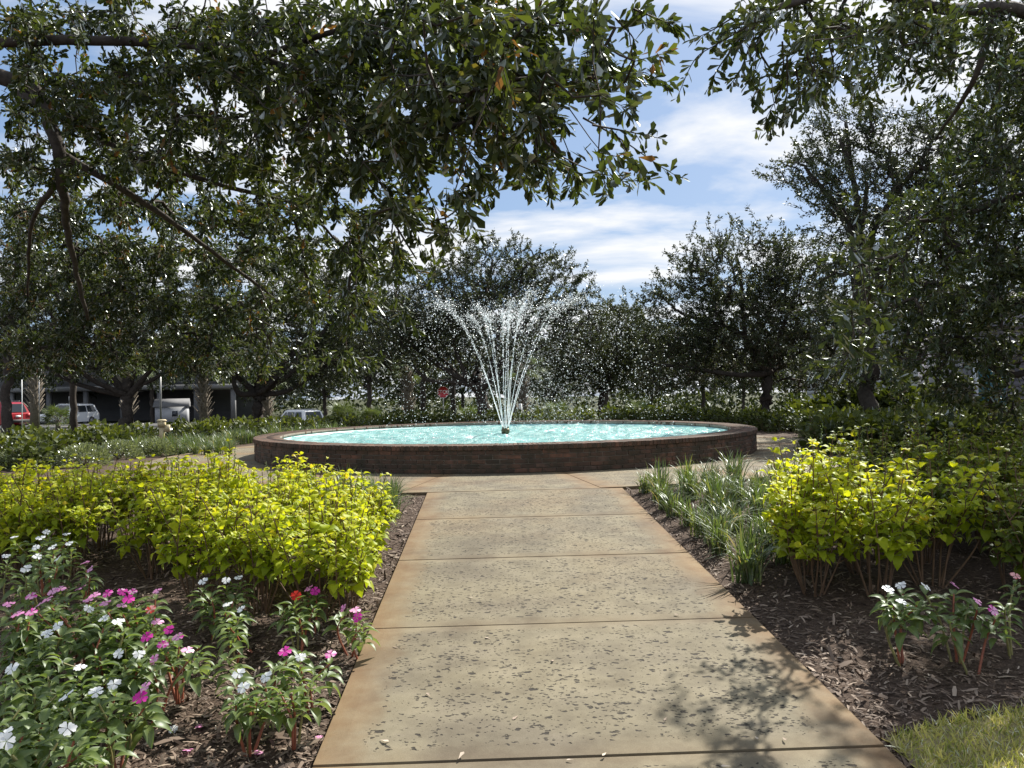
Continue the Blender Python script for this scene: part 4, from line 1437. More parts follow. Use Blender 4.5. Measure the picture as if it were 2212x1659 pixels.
for i, (dx, dy, s, lab, gr) in enumerate([(180, 1008, 1.0, 'grey green rounded shrub beside the curved walk', 'grey shrubs by the curved walk'), (256, 992, 0.95, 'grey green rounded shrub beside the curved walk', 'grey shrubs by the curved walk'),
                                          (52, 1012, 0.95, 'grey green rounded shrub beside the curved walk', 'grey shrubs by the curved walk'), (335, 985, 0.9, 'grey green rounded shrub beside the curved walk', 'grey shrubs by the curved walk'),
                                          (1935, 968, 0.95, 'dark rounded shrub in the mulch shaded by the glossy oak', 'shaded shrubs in the mulch'), (1845, 952, 0.9, 'dark rounded shrub in the mulch shaded by the glossy oak', 'shaded shrubs in the mulch'),
                                          (2060, 975, 0.95, 'dark rounded shrub in the mulch shaded by the glossy oak', 'shaded shrubs in the mulch'), (1800, 945, 0.8, 'dark rounded shrub in the mulch shaded by the glossy oak', 'shaded shrubs in the mulch')]):
    p = ground_at(dx, dy)
    r = tag(empty('rounded_shrub', (p[0], p[1], float(zg(p[0], p[1]))), i * 1.3, s), lab, 'shrub', gr)
    new_obj('foliage', SV[i % 2][0], r); new_obj('stem', SV[i % 2][1], r)

# ------------------------------------------------------------------ impatiens
def lance(k, w=0.21):
    ns = 5
    mid, le, ri = [], [], []
    for i in range(ns + 1):
        t = i / ns
        ww = w * math.sin(math.pi * t ** 0.8) ** 0.8 if 0 < i < ns else 0.0
        z = 0.10 * math.sin(math.pi * t) - 0.22 * t * t
        mid.append((0, t, z)); le.append((-ww, t, z + ww * 0.5)); ri.append((ww, t, z + ww * 0.5))
    n = ns + 1
    F = []
    for i in range(ns):
        F.append([i, i + 1, n + i + 1, n + i]); F.append([i, 2 * n + i, 2 * n + i + 1, i + 1])
    return (np.array(mid + le + ri), [np.array(F)])


LANCE = lance(0)
LTINT = np.array([0.95] * 6 + [0.35] * 12)


def whorl_mesh(seed):
    rng = np.random.default_rng(seed)
    mb = MB()
    n = rng.integers(11, 15)
    for q in range(n):
        a = q * 2.4 + rng.normal() * 0.2
        el = 0.55 - 0.075 * (n - q) + rng.normal() * 0.15
        d = np.array([math.cos(a) * math.cos(el), math.sin(a) * math.cos(el), math.sin(el)])
        z0 = -0.10 + 0.10 * q / n
        tn = np.clip(rng.normal(0.45, 0.18), 0, 1)
        s = rng.uniform(0.075, 0.115) * (1.1 - 0.35 * q / n)
        before = mb.n
        mb.inst(LANCE, np.array([[d[0] * 0.008, d[1] * 0.008, z0]]), d[None], norm(np.array([[0, 0, 1.0]]) - d[None] * d[2]), s, tn)
        mb.t[-1] = np.clip(LTINT * 0.6 + tn * 0.5 - 0.1, 0, 1)
    return mb.mesh('leaf_whorl', M['impatiens'])


WH = [whorl_mesh(900 + k) for k in range(7)]


def flower_mesh(mat, seed):
    rng = np.random.default_rng(seed)
    mb = MB()
    for q in range(5):
        a = q * 2 * math.pi / 5 + rng.normal() * 0.06
        L = 1.0 * rng.uniform(0.9, 1.1)
        tilt = 0.12 + rng.normal() * 0.12
        us = [(0, 0.05), (-0.26, 0.42), (-0.44, 0.78), (-0.26, 1.0), (0, 0.90), (0.26, 1.0), (0.44, 0.78), (0.26, 0.42), (0, 0.5)]
        V = []
        for (u, v) in us:
            z = tilt * v + 0.10 * abs(u) - 0.14 * v * v
            x = u * L; y = v * L
            V.append((x * math.cos(a) - y * math.sin(a), x * math.sin(a) + y * math.cos(a), z + q * 0.012))
        mb.add(V, [[8, i, (i + 1) % 8] for i in range(8)], rng.random())
    return mb.mesh('flower', mat)


FM = {'m': [flower_mesh(M['magenta'], 950 + k) for k in range(3)], 'w': [flower_mesh(M['white_petal'], 960 + k) for k in range(3)], 'r': [flower_mesh(M['red_petal'], 970 + k) for k in range(2)]}
Z5 = lambda zx, zy: (zx * 0.4140, 972.0 + zy * 0.4140)
heads = []
for zx, zy in [(170, 790), (280, 765), (440, 745), (500, 785), (570, 775), (640, 765), (700, 765), (810, 760), (200, 835), (60, 830), (100, 885), (640, 840), (690, 805), (460, 810), (270, 805), (330, 750), (150, 875), (560, 825)]:
    heads.append((*Z5(zx, zy), 'm', 0.36))
for zx, zy in [(235, 990), (320, 945), (540, 910), (645, 925), (475, 855), (80, 1175), (420, 1165), (645, 1095), (730, 1095), (515, 1300), (355, 1320), (600, 1255), (385, 1490), (30, 1520), (60, 1560)]:
    heads.append((*Z5(zx, zy), 'w', 0.34))
for zx, zy in [(815, 925), (885, 965), (765, 1005), (860, 1045), (935, 1005), (985, 1075), (805, 1125), (770, 1275), (750, 1325)]:
    heads.append((*Z5(zx, zy), 'm', 0.30))
heads += [(*Z5(785, 860), 'r', 0.34), (*Z5(1535, 785), 'r', 0.30)]
for zx, zy in [(1060, 710), (1180, 705), (1250, 690), (1170, 830), (1250, 855), (1235, 1200), (1385, 1215), (1280, 1270), (1565, 1110)]:
    heads.append((*Z5(zx, zy), 'w', 0.27))
for zx, zy in [(1615, 745), (1650, 760), (1790, 850), (1860, 860), (1890, 900), (1500, 1080), (1720, 1095)]:
    heads.append((*Z5(zx, zy), 'm', 0.24))
for zx, zy in [(200, 365), (250, 450), (210, 480), (85, 475), (205, 530), (280, 530), (370, 510), (40, 575), (215, 580), (300, 590), (135, 645), (20, 420), (120, 400), (350, 460)]:
    heads.append((*Z5(zx, zy), 'w', 0.40))
for zx, zy in [(450, 610), (470, 645)]:
    heads.append((*Z5(zx, zy), 'm', 0.34))
green = [(120, 700), (290, 690), (150, 960), (420, 900), (480, 980), (590, 990), (330, 1090), (250, 1160), (150, 1080), (560, 1170), (430, 1250), (300, 1250), (180, 1250), (100, 1330), (220, 1400), (470, 1420), (620, 1370), (560, 1480), (120, 1450), (650, 1010), (740, 960), (520, 1060), (60, 1010), (30, 1240), (1100, 750), (1220, 760), (1200, 910), (1480, 820), (1560, 860), (1640, 800), (1040, 1010), (1180, 1060), (1560, 1040), (1620, 1200), (1460, 1240), (1340, 1290), (1230, 1310), (1520, 1260), (1430, 1110), (340, 860), (200, 900), (700, 1170), (60, 1420), (300, 1500), (420, 1560)]
for zx, zy in green:
    heads.append((*Z5(zx, zy), None, 0.27))
RH = [(1915, 1285, 'w', 0.36), (1950, 1275, 'w', 0.36), (1945, 1312, 'w', 0.34), (2000, 1278, 'w', 0.36), (2060, 1275, 'm', 0.36), (2110, 1310, 'm', 0.33), (2190, 1255, 'r', 0.36), (2150, 1330, 'm', 0.3), (1930, 1300, None, 0.35), (1980, 1300, None, 0.33), (2090, 1300, None, 0.32), (2170, 1300, None, 0.33), (2050, 1330, None, 0.3)]
plants = {}
for h in heads + RH:
    p = ground_at(h[0], h[1], h[3])
    plants.setdefault((int(math.floor(p[0] / 0.36)), int(math.floor(p[1] / 0.36))), []).append((p, h[2], h[3]))
rgI = np.random.default_rng(71)
NAMEC = {'m': 'magenta', 'w': 'white', 'r': 'red'}
for key, hs in sorted(plants.items()):
    c = np.mean([p[:2] for p, _, _ in hs], axis=0)
    b = np.array([c[0], c[1], float(zg(c[0], c[1]))])
    WORD = {1: 'one', 2: 'two', 3: 'three', 4: 'four', 5: 'five', 6: 'six', 7: 'seven', 8: 'eight'}
    cols = ['%s %s' % (WORD.get(sum(h[1] == k for h in hs), 'many'), NAMEC[k]) for k in 'mwr' if any(h[1] == k for h in hs)]
    if b[0] > 0:
        lab = 'impatiens with %s flowers in deep coleus shade' % ' and '.join(cols) if cols else 'flowerless impatiens in deep shade under the coleus'
        gr = 'shaded impatiens'
    elif cols:
        lab = 'impatiens with %s flowers in the bed beside the path' % ' and '.join(cols).replace('one ', 'a single '); gr = 'flowering impatiens in the bed'
    else:
        lab = 'leafy impatiens plant without flowers among the bed beside the path'; gr = 'impatiens without flowers'
    r = tag(empty('impatiens_plant', b), lab, 'flower', gr)
    for (p, colr, hh) in hs:
        q = p - b
        L = smooth_line(np.array([[q[0] * 0.15, q[1] * 0.15, -0.03], q * 0.55 + rgI.normal(size=3) * [0.03, 0.03, 0], q - [0, 0, 0.02]]), 5)
        MB().tube(L, np.linspace(0.007, 0.004, len(L)), 6, cap=False).build('stem', M['red_stem'] if (colr == 'm' or rgI.random() < 0.4) else M['green_stem'], r, True)
        for lvl in range(2 if (hh > 0.25 and p[0] < -1.75 and p[1] < 4.6) else 1):
            o = new_obj('leaf_whorl', WH[rgI.integers(7)], r)
            o.location = q * (1 - 0.34 * lvl) - np.array([0, 0, 0.015])
            o.rotation_euler = (rgI.normal() * 0.15, rgI.normal() * 0.15, rgI.uniform(0, 6.28))
            s = rgI.uniform(0.85, 1.15) * (1 - 0.12 * lvl)
            o.scale = (s, s, s)
        if colr:
            o = new_obj('flower', FM[colr][rgI.integers(len(FM[colr]))], r)
            o.location = q + np.array([rgI.normal() * 0.01, -0.01, 0.03])
            o.rotation_euler = (rgI.uniform(0.15, 0.85), rgI.normal() * 0.3, rgI.uniform(-0.5, 0.5))
            s = rgI.uniform(0.024, 0.032)
            o.scale = (s, s, s)
for (zx, zy, c_) in [(1045, 1440, 'm'), (855, 1430, 'm'), (980, 1565, 'm'), (570, 1580, 'm'), (1350, 1580, 'm'), (1665, 1500, 'm'), (905, 1455, 'w'), (1305, 1050, 'r')]:
    dx, dy = Z5(zx, zy)
    p = ground_at(dx, dy, 0.015)
    o = new_obj('fallen_flower', FM[c_][0]); o.location = p; o.scale = (0.021,) * 3; o.rotation_euler = (rgI.normal() * 0.4, rgI.normal() * 0.4, rgI.uniform(0, 6))
    tag(o, 'fallen %s impatiens flower lying on the mulch' % NAMEC[c_], 'flower', 'fallen %s flowers on mulch' % NAMEC[c_])

# ------------------------------------------------------------------ mulch chips, lawn blades, litter
rgM = np.random.default_rng(81)
CHIP = (np.array([[-0.09, 0, 0], [0.09, 0, 0], [0.12, 0.5, 0.06], [-0.11, 0.5, 0.06], [0.05, 1, 0], [-0.06, 1, 0]]), [np.array([[0, 1, 2, 3], [3, 2, 4, 5]])])
n = 60000
yy = 2.3 + 8.0 * rgM.random(n) ** 1.6
xx = np.where(rgM.random(n) < 0.6, path_left(yy) - 0.02 - (0.75 * yy) * rgM.random(n) ** 1.2, path_left(yy) + 2.41 + (0.75 * yy) * rgM.random(n) ** 1.2)
ok = (np.hypot(xx - FC[0], yy - FC[1]) > PR + 0.02) & ~in_lawn(xx, yy)
xx, yy = xx[ok], yy[ok]; n = len(xx)
P = np.stack([xx, yy, zg(xx, yy) + rgM.uniform(0.0, 0.014, n)], 1)
D = rgM.normal(size=(n, 3)) * [1, 1, 0.28]
chips = MB()
chips.inst(CHIP, P, D, rgM.normal(size=(n, 3)) * 0.35 + [0, 0, 1], rgM.lognormal(-3.45, 0.45, n), np.clip(rgM.beta(2, 3.2, n), 0, 1))
tag(chips.build('mulch', M['chips']), 'shredded brown bark mulch covering the beds', 'mulch', kind='stuff')

BLADE = (np.array([[-0.06, 0, 0], [0.06, 0, 0], [0.045, 0.55, 0.06], [-0.045, 0.55, 0.06], [0, 1.0, 0.22]]), [np.array([[0, 1, 2, 3]]), np.array([[3, 2, 4]])])
n = 26000
xx = rgM.uniform(1.55, 3.6, n); yy = rgM.uniform(2.0, 3.7, n)
ok = in_lawn(xx, yy + rgM.normal(size=n) * 0.012)
xx, yy = xx[ok], yy[ok]; n = len(xx)
gb = MB()
gb.inst(BLADE, np.stack([xx, yy, zg(xx, yy) + 0.008], 1), rgM.normal(size=(n, 3)) * 0.75 + [0, 0, 0.8], rgM.normal(size=(n, 3)), rgM.uniform(0.03, 0.065, n), np.clip(rgM.normal(0.6, 0.28, n), 0, 1))
tag(gb.build('lawn_grass', M['lawn']), 'short dry green lawn grass beside the path', 'grass', kind='stuff')

LITM = [MB().inst(LEAF_OAK, np.zeros((1, 3)), np.array([[0, 1.0, 0]]), np.array([[0, 0, 1.0]]), 1.0, t).mesh('fallen_leaf', M['chips']) for t in (0.75, 0.9, 1.0)]
for (dx, dy) in [(745, 1462), (990, 1640), (1440, 1548), (1630, 1590), (1690, 1592), (1180, 1210), (1370, 1300), (1195, 1425), (1650, 1460), (860, 1400), (1060, 1380), (1300, 1390), (1010, 1290), (1120, 1545), (1310, 1625), (820, 1598), (1240, 1640), (1580, 1655), (1470, 1330), (930, 1505)]:
    d = CM3 @ np.array([(dx - 1106.0) / FD, -(dy - 829.5) / FD, -1.0])
    t = (-0.0533 * 9.46 - CAM_Z + 0.004) / (d[2] - 0.0533 * d[1])
    p = np.array([0, 0, CAM_Z]) + d * t
    if not (path_left(p[1]) + 0.03 < p[0] < path_left(p[1]) + 2.36): continue
    o = new_obj('fallen_leaf', LITM[rgM.integers(3)]); o.location = p
    s = rgM.uniform(0.03, 0.055); o.scale = (s, s, s); o.rotation_euler = (rgM.normal() * 0.12 + 0.03, rgM.normal() * 0.12, rgM.uniform(0, 6.28))
    tag(o, 'dry tan fallen leaf on the concrete path', 'leaf', 'fallen leaves on the path')

# ------------------------------------------------------------------ street behind: palms, signs, lights, cars, buildings
PALM_BOOT = (np.array([[-0.12, 0, 0.03], [0.12, 0, 0.03], [0.12, 0, -0.05], [-0.12, 0, -0.05], [-0.05, 1, 0.03], [0.05, 1, 0.03], [0.05, 1, -0.01], [-0.05, 1, -0.01]]), [np.array([[0, 1, 5, 4], [1, 2, 6, 5], [2, 3, 7, 6], [3, 0, 4, 7], [4, 5, 6, 7]])])


def fan_leaf(mb, p, d, size, rng, n=16):
    d = norm(d); side = norm(np.cross(d, [0, 0, 1.0])); up = np.cross(side, d)
    for q in range(n):
        a = (q / (n - 1) - 0.5) * 3.6
        dd = norm(d * math.cos(a) + side * math.sin(a) + up * (-0.15 + rng.normal() * 0.06) + np.array([0, 0, -0.15]))
        mb.inst((np.array([[0, 0, 0], [-0.04, 0.45, 0.01], [0, 1, -0.10], [0.04, 0.45, 0.01]]), [np.array([[0, 3, 2, 1]])]), p[None], dd[None], up[None], size * rng.uniform(0.85, 1.1), np.clip(rng.normal(0.5, 0.2), 0, 1))


def palm(dx, depth, h, label, seed):
    rng = np.random.default_rng(seed)
    p = at(dx, 880, depth)
    r = tag(empty('cabbage_palm', (p[0], p[1], float(zg(p[0], p[1])) - 0.03)), label, 'palm', 'cabbage palms by the road')
    MB().tube([(0, 0, 0), (0, 0, h * 0.5), (0.05, 0, h)], [0.24, 0.2, 0.2], 10, wob=0.05, rng=rng).build('trunk', M['palm_bark'], r, True)
    n = int(70 * h / 3.5)
    a = np.arange(n) * 2.39996; z = h * (0.28 + 0.72 * np.arange(n) / n)
    P = np.stack([0.17 * np.cos(a), 0.17 * np.sin(a), z], 1)
    D = np.stack([np.cos(a) * 0.62, np.sin(a) * 0.62, np.full(n, 0.8)], 1) + rng.normal(size=(n, 3)) * 0.1
    bt = MB(); bt.inst(PALM_BOOT, P, D, np.stack([-np.cos(a), -np.sin(a), np.full(n, 0.6)], 1), rng.uniform(0.38, 0.62, n), 0.5)
    tag(bt.build('leaf_boots', M['palm_bark'], r), kind='stuff')
    cr = MB(); stk = MB()
    for q in range(26):
        a = rng.uniform(0, 6.28); el = rng.uniform(-0.3, 1.2)
        d = np.array([math.cos(a) * math.cos(el), math.sin(a) * math.cos(el), math.sin(el)])
        e = np.array([0.05, 0, h]) + d * rng.uniform(0.7, 1.0)
        stk.prisms(np.array([[0.05, 0, h]]), e[None], np.array([0.02]), np.array([0.012]))
        fan_leaf(cr, e, d + [0, 0, -0.3], rng.uniform(0.6, 0.8), rng)
    stk.build('stalks', M['palm_bark'], r); cr.build('crown', M['palm_leaf'], r)


palm(75, 41, 3.9, 'cabbage palm with crisscross boots beside the red car', 1001)
palm(277, 39, 3.6, 'pale-booted cabbage palm behind the shaded twin-limbed oak', 1002)
palm(440, 40, 3.4, 'cabbage palm with crisscross boots between the two spreading oaks', 1003)
palm(575, 42, 3.0, 'short cabbage palm behind the forked oak trunk', 1004)
palm(1130, 43, 3.3, 'grey cabbage palm trunk behind the fountain jets', 1005)
palm(880, 43, 3.4, 'cabbage palm trunk standing near the stop sign', 1006)


def fan_bush(dx, dy, depth, size, label, seed):
    rng = np.random.default_rng(seed)
    p = at(dx, dy, depth)
    r = tag(empty('fan_palm_bush', (p[0], p[1], float(zg(p[0], p[1])))), label, 'palm', 'fan palm bushes by the road')
    cr, stk = MB(), MB()
    hh = 0.45 * size
    stk.tube([(0, 0, -0.05), (0, 0, hh)], [0.16, 0.12], 8)
    for q in range(40):
        a = rng.uniform(0, 6.28); el = rng.uniform(-0.1, 1.4)
        d = np.array([math.cos(a) * math.cos(el), math.sin(a) * math.cos(el), math.sin(el)])
        e = np.array([0, 0, hh]) + d * size * rng.uniform(0.35, 0.6)
        stk.prisms(np.array([[0, 0, hh]]), e[None], np.array([0.015]), np.array([0.01]))
        fan_leaf(cr, e, d, size * rng.uniform(0.35, 0.5), rng, 13)
    stk.build('stem', M['palm_bark'], r); cr.build('fronds', M['palm_leaf'], r)


fan_bush(125, 880, 44, 1.3, 'sunlit round fan palm in front of the carport', 1011)
fan_bush(742, 880, 44, 1.4, 'fan palm bush behind the hedge near the white car', 1012)
fan_bush(800, 878, 46, 1.3, 'bright fan palm bush between the white car and stop sign', 1013)
fan_bush(1015, 878, 45, 1.2, 'fan palm bush beneath the oak with the level limb', 1014)
fan_bush(1200, 872, 44, 1.3, 'yellow green fan palm bush at the side of the jets', 1015)
fan_bush(1380, 872, 45, 1.3, 'fan palm bush below the small rounded oak', 1016)

BV = []
for k in range(3):
    rng = np.random.default_rng(1050 + k)
    mb = MB()
    n = 900
    d = norm(rng.normal(size=(n, 3))); d[:, 2] = np.abs(d[:, 2])
    bl = 0.7 + 0.3 * np.sin(d[:, 0:1] * 5 + k) * np.cos(d[:, 1:2] * 4)
    p = d * np.array([1.0, 0.8, 1.0]) * bl * (0.55 + 0.5 * rng.random((n, 1)))
    mb.inst(LEAF_BROAD, p, d + rng.normal(size=(n, 3)) * 0.6, rng.normal(size=(n, 3)) + [0, 0, 1], rng.uniform(0.10, 0.20, n), np.clip(rng.normal(0.45, 0.25, n), 0, 1))
    BV.append(mb.mesh('roadside_bush', M['coleus_far']))
for i, (dx, dep, s) in enumerate([(380, 40, 1.0), (480, 42, 0.9), (620, 41, 0.8), (690, 46, 1.2), (850, 42, 1.0), (930, 44, 0.9), (1070, 43, 1.1), (1160, 41, 1.1), (1260, 42, 1.2), (1330, 44, 1.4), (1420, 36, 1.2), (1500, 40, 1.2), (1560, 44, 1.0), (1720, 36, 1.3), (1790, 32, 1.9), (1850, 29, 1.9), (1940, 28, 2.0), (2030, 26, 1.6), (760, 48, 1.3), (1000, 47, 1.3), (560, 47, 1.0), (1620, 40, 1.1)]):
    p = at(dx, 880, dep)
    o = new_obj('roadside_bush', BV[i % 3]); o.location = (p[0], p[1], float(zg(p[0], p[1])) - 0.02); o.scale = (s, s, s); o.rotation_euler = (0, 0, i * 1.1)
    tag(o, 'leafy green bush in the strip between hedge and road', 'bush', 'bushes along the road')


def pole_sign(name, label, dx, dy_top, depth, r=0.03, mat='grey_metal', lean=0.0, parts=None):
    p = at(dx, dy_top, depth)
    z0 = float(zg(p[0], p[1]))
    o = tag(empty(name, (p[0], p[1], z0)), label, 'sign' if parts else 'pole')
    h = p[2] - z0
    MB().tube([(0, 0, -0.05), (lean * 0.5, 0, h * 0.5), (lean, 0, h)], [r, r, r], 8).build('post', M[mat], o)
    if parts:
        parts(o, h)
    return o


M['stop_red'] = plain('stop_red', (0.48, 0.02, 0.03), 0.45)


def text_part(body, parent, loc, size, mat, name='lettering'):
    cu = bpy.data.curves.new(name, 'FONT')
    cu.body = body; cu.align_x = 'CENTER'; cu.align_y = 'CENTER'; cu.size = size; cu.extrude = 0.002
    o = bpy.data.objects.new('text_tmp', cu)
    COL.objects.link(o)
    bpy.context.view_layer.update()
    dg = bpy.context.evaluated_depsgraph_get()
    me = bpy.data.meshes.new_from_object(o.evaluated_get(dg))
    COL.objects.unlink(o); bpy.data.objects.remove(o)
    me.materials.clear(); me.materials.append(mat)
    q = new_obj(name, me, parent)
    q.location = loc; q.rotation_euler = (math.pi / 2, 0, 0)
    return q


def stop_parts(o, h):
    def octa(rad, y, t):
        m = MB()
        a = np.arange(8) * math.pi / 4 + math.pi / 8
        V = np.concatenate([np.stack([rad * np.cos(a), np.full(8, y), rad * np.sin(a) + h - 0.36], 1), np.stack([rad * np.cos(a), np.full(8, y + t), rad * np.sin(a) + h - 0.36], 1)])
        m.add(V, [[i, (i + 1) % 8, 8 + (i + 1) % 8, 8 + i] for i in range(8)])
        m.more([list(range(7, -1, -1))[::-1], list(range(15, 7, -1))])
        return m
    octa(0.38, -0.046, 0.010).build('border', M['white_metal'], o)
    octa(0.345, -0.052, 0.005).build('plate', M['stop_red'], o)
    text_part('STOP', o, (0, -0.056, h - 0.36), 0.30, M['white_metal'])


pole_sign('stop_sign', 'red octagonal stop sign with white border standing by the road', 957, 834, 46, 0.03, 'grey_metal', 0, stop_parts)


def plate_parts(o, h):
    MB().box((0, -0.04, h - 0.16), (0.32, 0.012, 0.34)).build('plate', M['white_metal'], o)
    MB().box((0, -0.05, h - 0.12), (0.20, 0.008, 0.16)).build('symbol', M['stop_red'], o)


pole_sign('parking_sign', 'small red and white sign on a post beside the booted palm', 84, 796, 39, 0.025, 'grey_metal', 0, plate_parts)
pole_sign('sign_pole', 'thin pale pole at the road edge by the red car', 47, 820, 46, 0.028, 'white_metal')
pole_sign('sign_pole', 'white leaning pole beside the round fan palm', 155, 856, 43, 0.05, 'white_metal', -0.12)
pole_sign('marker_post', 'short white marker post in the hedge before the road', 1124, 872, 40, 0.09, 'white_metal')
pole_sign('lamp_pole', 'slim grey pole rising behind the tan bollard light', 346, 800, 40, 0.05, 'grey_metal')

# tan bollard light
p = BOLL
bl = tag(empty('bollard_light', (p[0], p[1], float(zg(p[0], p[1]))), 0.2, 0.85), 'tan square bollard light standing in the liriope and mulch', 'bollard')
MB().box((0, 0, 0.28), (0.13, 0.13, 0.62)).build('post', M['tan'], bl)
MB().box((0, 0, 0.66), (0.20, 0.20, 0.17)).build('head', M['tan'], bl)
MB().box((0, 0, 0.775), (0.26, 0.26, 0.05), taper=0.7).build('cap', M['tan'], bl)
MB().box((0.15, 0, 0.52), (0.16, 0.12, 0.22)).build('outlet_box', M['tan'], bl)

# cars
def car(name, label, loc, rz, paint, suv=True):
    r = tag(empty(name, loc, rz), label, 'car')
    H = 1.72 if suv else 1.5
    L = 4.7
    prof = [(-2.35, 0.42), (-2.33, 0.95), (-2.22, 1.02), (-1.98, H * 0.93), (-1.75, H - 0.03), (0.25, H), (0.55, H - 0.06), (1.15, 1.08), (2.1, 0.95), (2.33, 0.78), (2.36, 0.42), (1.9, 0.26), (-1.9, 0.26)]
    bm = bmesh.new()
    rows = []
    for y, ins in ((-0.92, 1.0), (-0.88, 0.0), (0.88, 0.0), (0.92, 1.0)):
        row = []
        for (x, z) in prof:
            yy = y
            if z > 1.03:
                yy = y * (1 - 0.20 * (z - 1.03) / (H - 1.03))
            row.append(bm.verts.new((x * (0.985 if ins else 1.0), yy, z - (0.03 if ins and z > 0.5 else 0))))
        rows.append(row)
    n = len(prof)
    for a in range(3):
        for i in range(n):
            j = (i + 1) % n
            bm.faces.new((rows[a][i], rows[a][j], rows[a + 1][j], rows[a + 1][i]))
    bm.faces.new(list(reversed(rows[0]))); bm.faces.new(rows[3])
    bmesh.ops.recalc_face_normals(bm, faces=bm.faces)
    me = bpy.data.meshes.new('body'); bm.to_mesh(me); bm.free(); me.materials.append(paint)
    body = new_obj('body', me, r)
    for s in (-1, 1):
        for (x0, x1, x2, x3) in ((-1.95, -0.95, -0.95, -1.72), (-0.85, 0.10, 0.10, -0.85), (0.20, 0.95, 0.35, 0.20)):
            m = MB()
            zt, zb = H - 0.14, 1.06
            yb, yt = 0.925, 0.925 * (1 - 0.20 * (zt - 1.03) / (H - 1.03)) + 0.006
            m.add([(x0, s * yb, zb), (x1, s * yb, zb), (x2, s * yt, zt), (x3, s * yt, zt)], [[0, 1, 2, 3]])
            m.build('side_window', M['glass'], r)
        MB().box((-2.32, s * 0.74, 0.86), (0.10, 0.24, 0.20)).build('tail_light', M['stop_red'], r)
        MB().box((2.30, s * 0.70, 0.76), (0.10, 0.30, 0.14)).build('headlight', M['white_metal'], r)
        MB().box((-0.6, s * 0.62, H + 0.035), (2.1, 0.05, 0.05)).build('roof_rail', M['grey_metal'], r)
        for x in (-1.42, 1.45):
            w = MB(); a = np.linspace(0, 2 * np.pi, 21)[:-1]
            w.tube([(x, s * 0.72, 0.34), (x, s * 0.93, 0.34)], [0.34, 0.34], 20)
            wo_ = w.build('wheel', M['dark'], r)
            MB().tube([(x, s * 0.90, 0.34), (x, s * 0.945, 0.34)], [0.20, 0.17], 14).build('rim', M['grey_metal'], wo_)
    m = MB(); m.add([(-2.235, -0.70, 1.06), (-2.235, 0.70, 1.06), (-2.01, 0.62, H * 0.92), (-2.01, -0.62, H * 0.92)], [[0, 3, 2, 1]])
    m.build('rear_window', M['glass'], r)
    m = MB(); m.add([(1.14, -0.72, 1.115), (1.14, 0.72, 1.115), (0.60, 0.62, H - 0.07), (0.60, -0.62, H - 0.07)], [[0, 1, 2, 3]])
    m.build('windscreen', M['glass'], r)
    MB().box((-2.37, 0, 0.50), (0.10, 1.6, 0.20)).build('bumper', M['dark'], r)
    MB().box((-2.37, 0, 0.80), (0.02, 0.34, 0.12)).build('number_plate', M['white_metal'], r)
    return r


M['red_paint'] = plain('red_car_paint', (0.30, 0.015, 0.02), 0.25)
M['white_paint'] = plain('white_car_paint', (0.70, 0.71, 0.72), 0.25)
p = at(-18, 880, 49.5)
car('parked_car', 'dark red hatchback on the road seen past the bare trunk', (p[0], p[1], float(zg(p[0], p[1])) + 0.02), R_(160), M['red_paint'])
p = at(643, 890, 58)
car('parked_car', 'white car whose roof shows above the hedge by the forked oak', (p[0], p[1], float(zg(p[0], p[1])) + 0.02), R_(138), M['white_paint'])
p = at(150, 890, 63)
car('parked_car', 'white car parked in the dark carport behind the fan palm', (p[0], p[1], float(zg(p[0], p[1])) + 0.024), R_(-100), M['white_paint'])

# bare trunk at the frame's side
rngt = np.random.default_rng(77)
back_tree('pine_tree', 'straight bare-trunked pine beside the red car', 26, (16, 915), (20, 700), [(30, 560, 150, 90), (-60, 640, 120, 80)], 420, 26, 0.10, 111, trunk_r=0.17, tint=(0.4, 0.2))
back_tree('pine_tree', 'thin dark pine trunk standing before the carport', 33, (160, 905), (158, 720), [(160, 600, 120, 70), (230, 660, 100, 60)], 380, 26, 0.11, 112, trunk_r=0.15, tint=(0.4, 0.2))
back_tree('pine_tree', 'slim dark pine trunk just beside the stop sign', 38, (915, 900), (915, 790), [(900, 690, 90, 60), (960, 720, 70, 50)], 380, 24, 0.12, 113, trunk_r=0.14, tint=(0.4, 0.2))
back_tree('pine_tree', 'slim pine trunk on the far side of the stop sign post', 41, (980, 900), (980, 790), [(1000, 700, 90, 60), (1060, 740, 70, 50)], 380, 24, 0.12, 114, trunk_r=0.15, tint=(0.4, 0.2))

# carport block across the road
M['stucco'] = plain('grey_stucco', (0.17, 0.17, 0.175), 0.85, noise=0.15, scale=1.5)
M['fascia'] = plain('pale_fascia', (0.22, 0.22, 0.22), 0.7, noise=0.1, scale=2)
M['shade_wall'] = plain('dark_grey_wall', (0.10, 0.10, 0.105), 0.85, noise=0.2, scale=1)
M['pane'] = plain('window_pane', (0.03, 0.035, 0.045), 0.08)
xl, xr = at(-140, 860, 74)[0], at(520, 860, 74)[0]
zc = float(zg((xl + xr) / 2, 74))
cb = tag(empty('carport_building', ((xl + xr) / 2, 74, zc)), 'long grey block with open ground-level carport across the road', 'building')
W = xr - xl
MB().box((0, 9, 1.6), (W, 0.3, 3.4)).build('back_wall', M['shade_wall'], cb)
MB().box((0, 4.5, 5.2), (W - 1, 8.6, 3.2)).build('upper_wall', M['stucco'], cb)
MB().box((0, 4.3, 3.38), (W + 0.6, 10, 0.42)).build('fascia', M['fascia'], cb)
MB().box((0, 4.4, 7.1), (W + 0.8, 10.2, 0.5), taper=0.9).build('roof', M['shade_wall'], cb)
for k, x in enumerate(np.linspace(-W / 2 + 0.6, W / 2 - 0.6, 9)):
    MB().box((x, -0.3, 1.57), (0.38, 0.38, 3.2)).build('column', M['stucco'], cb)
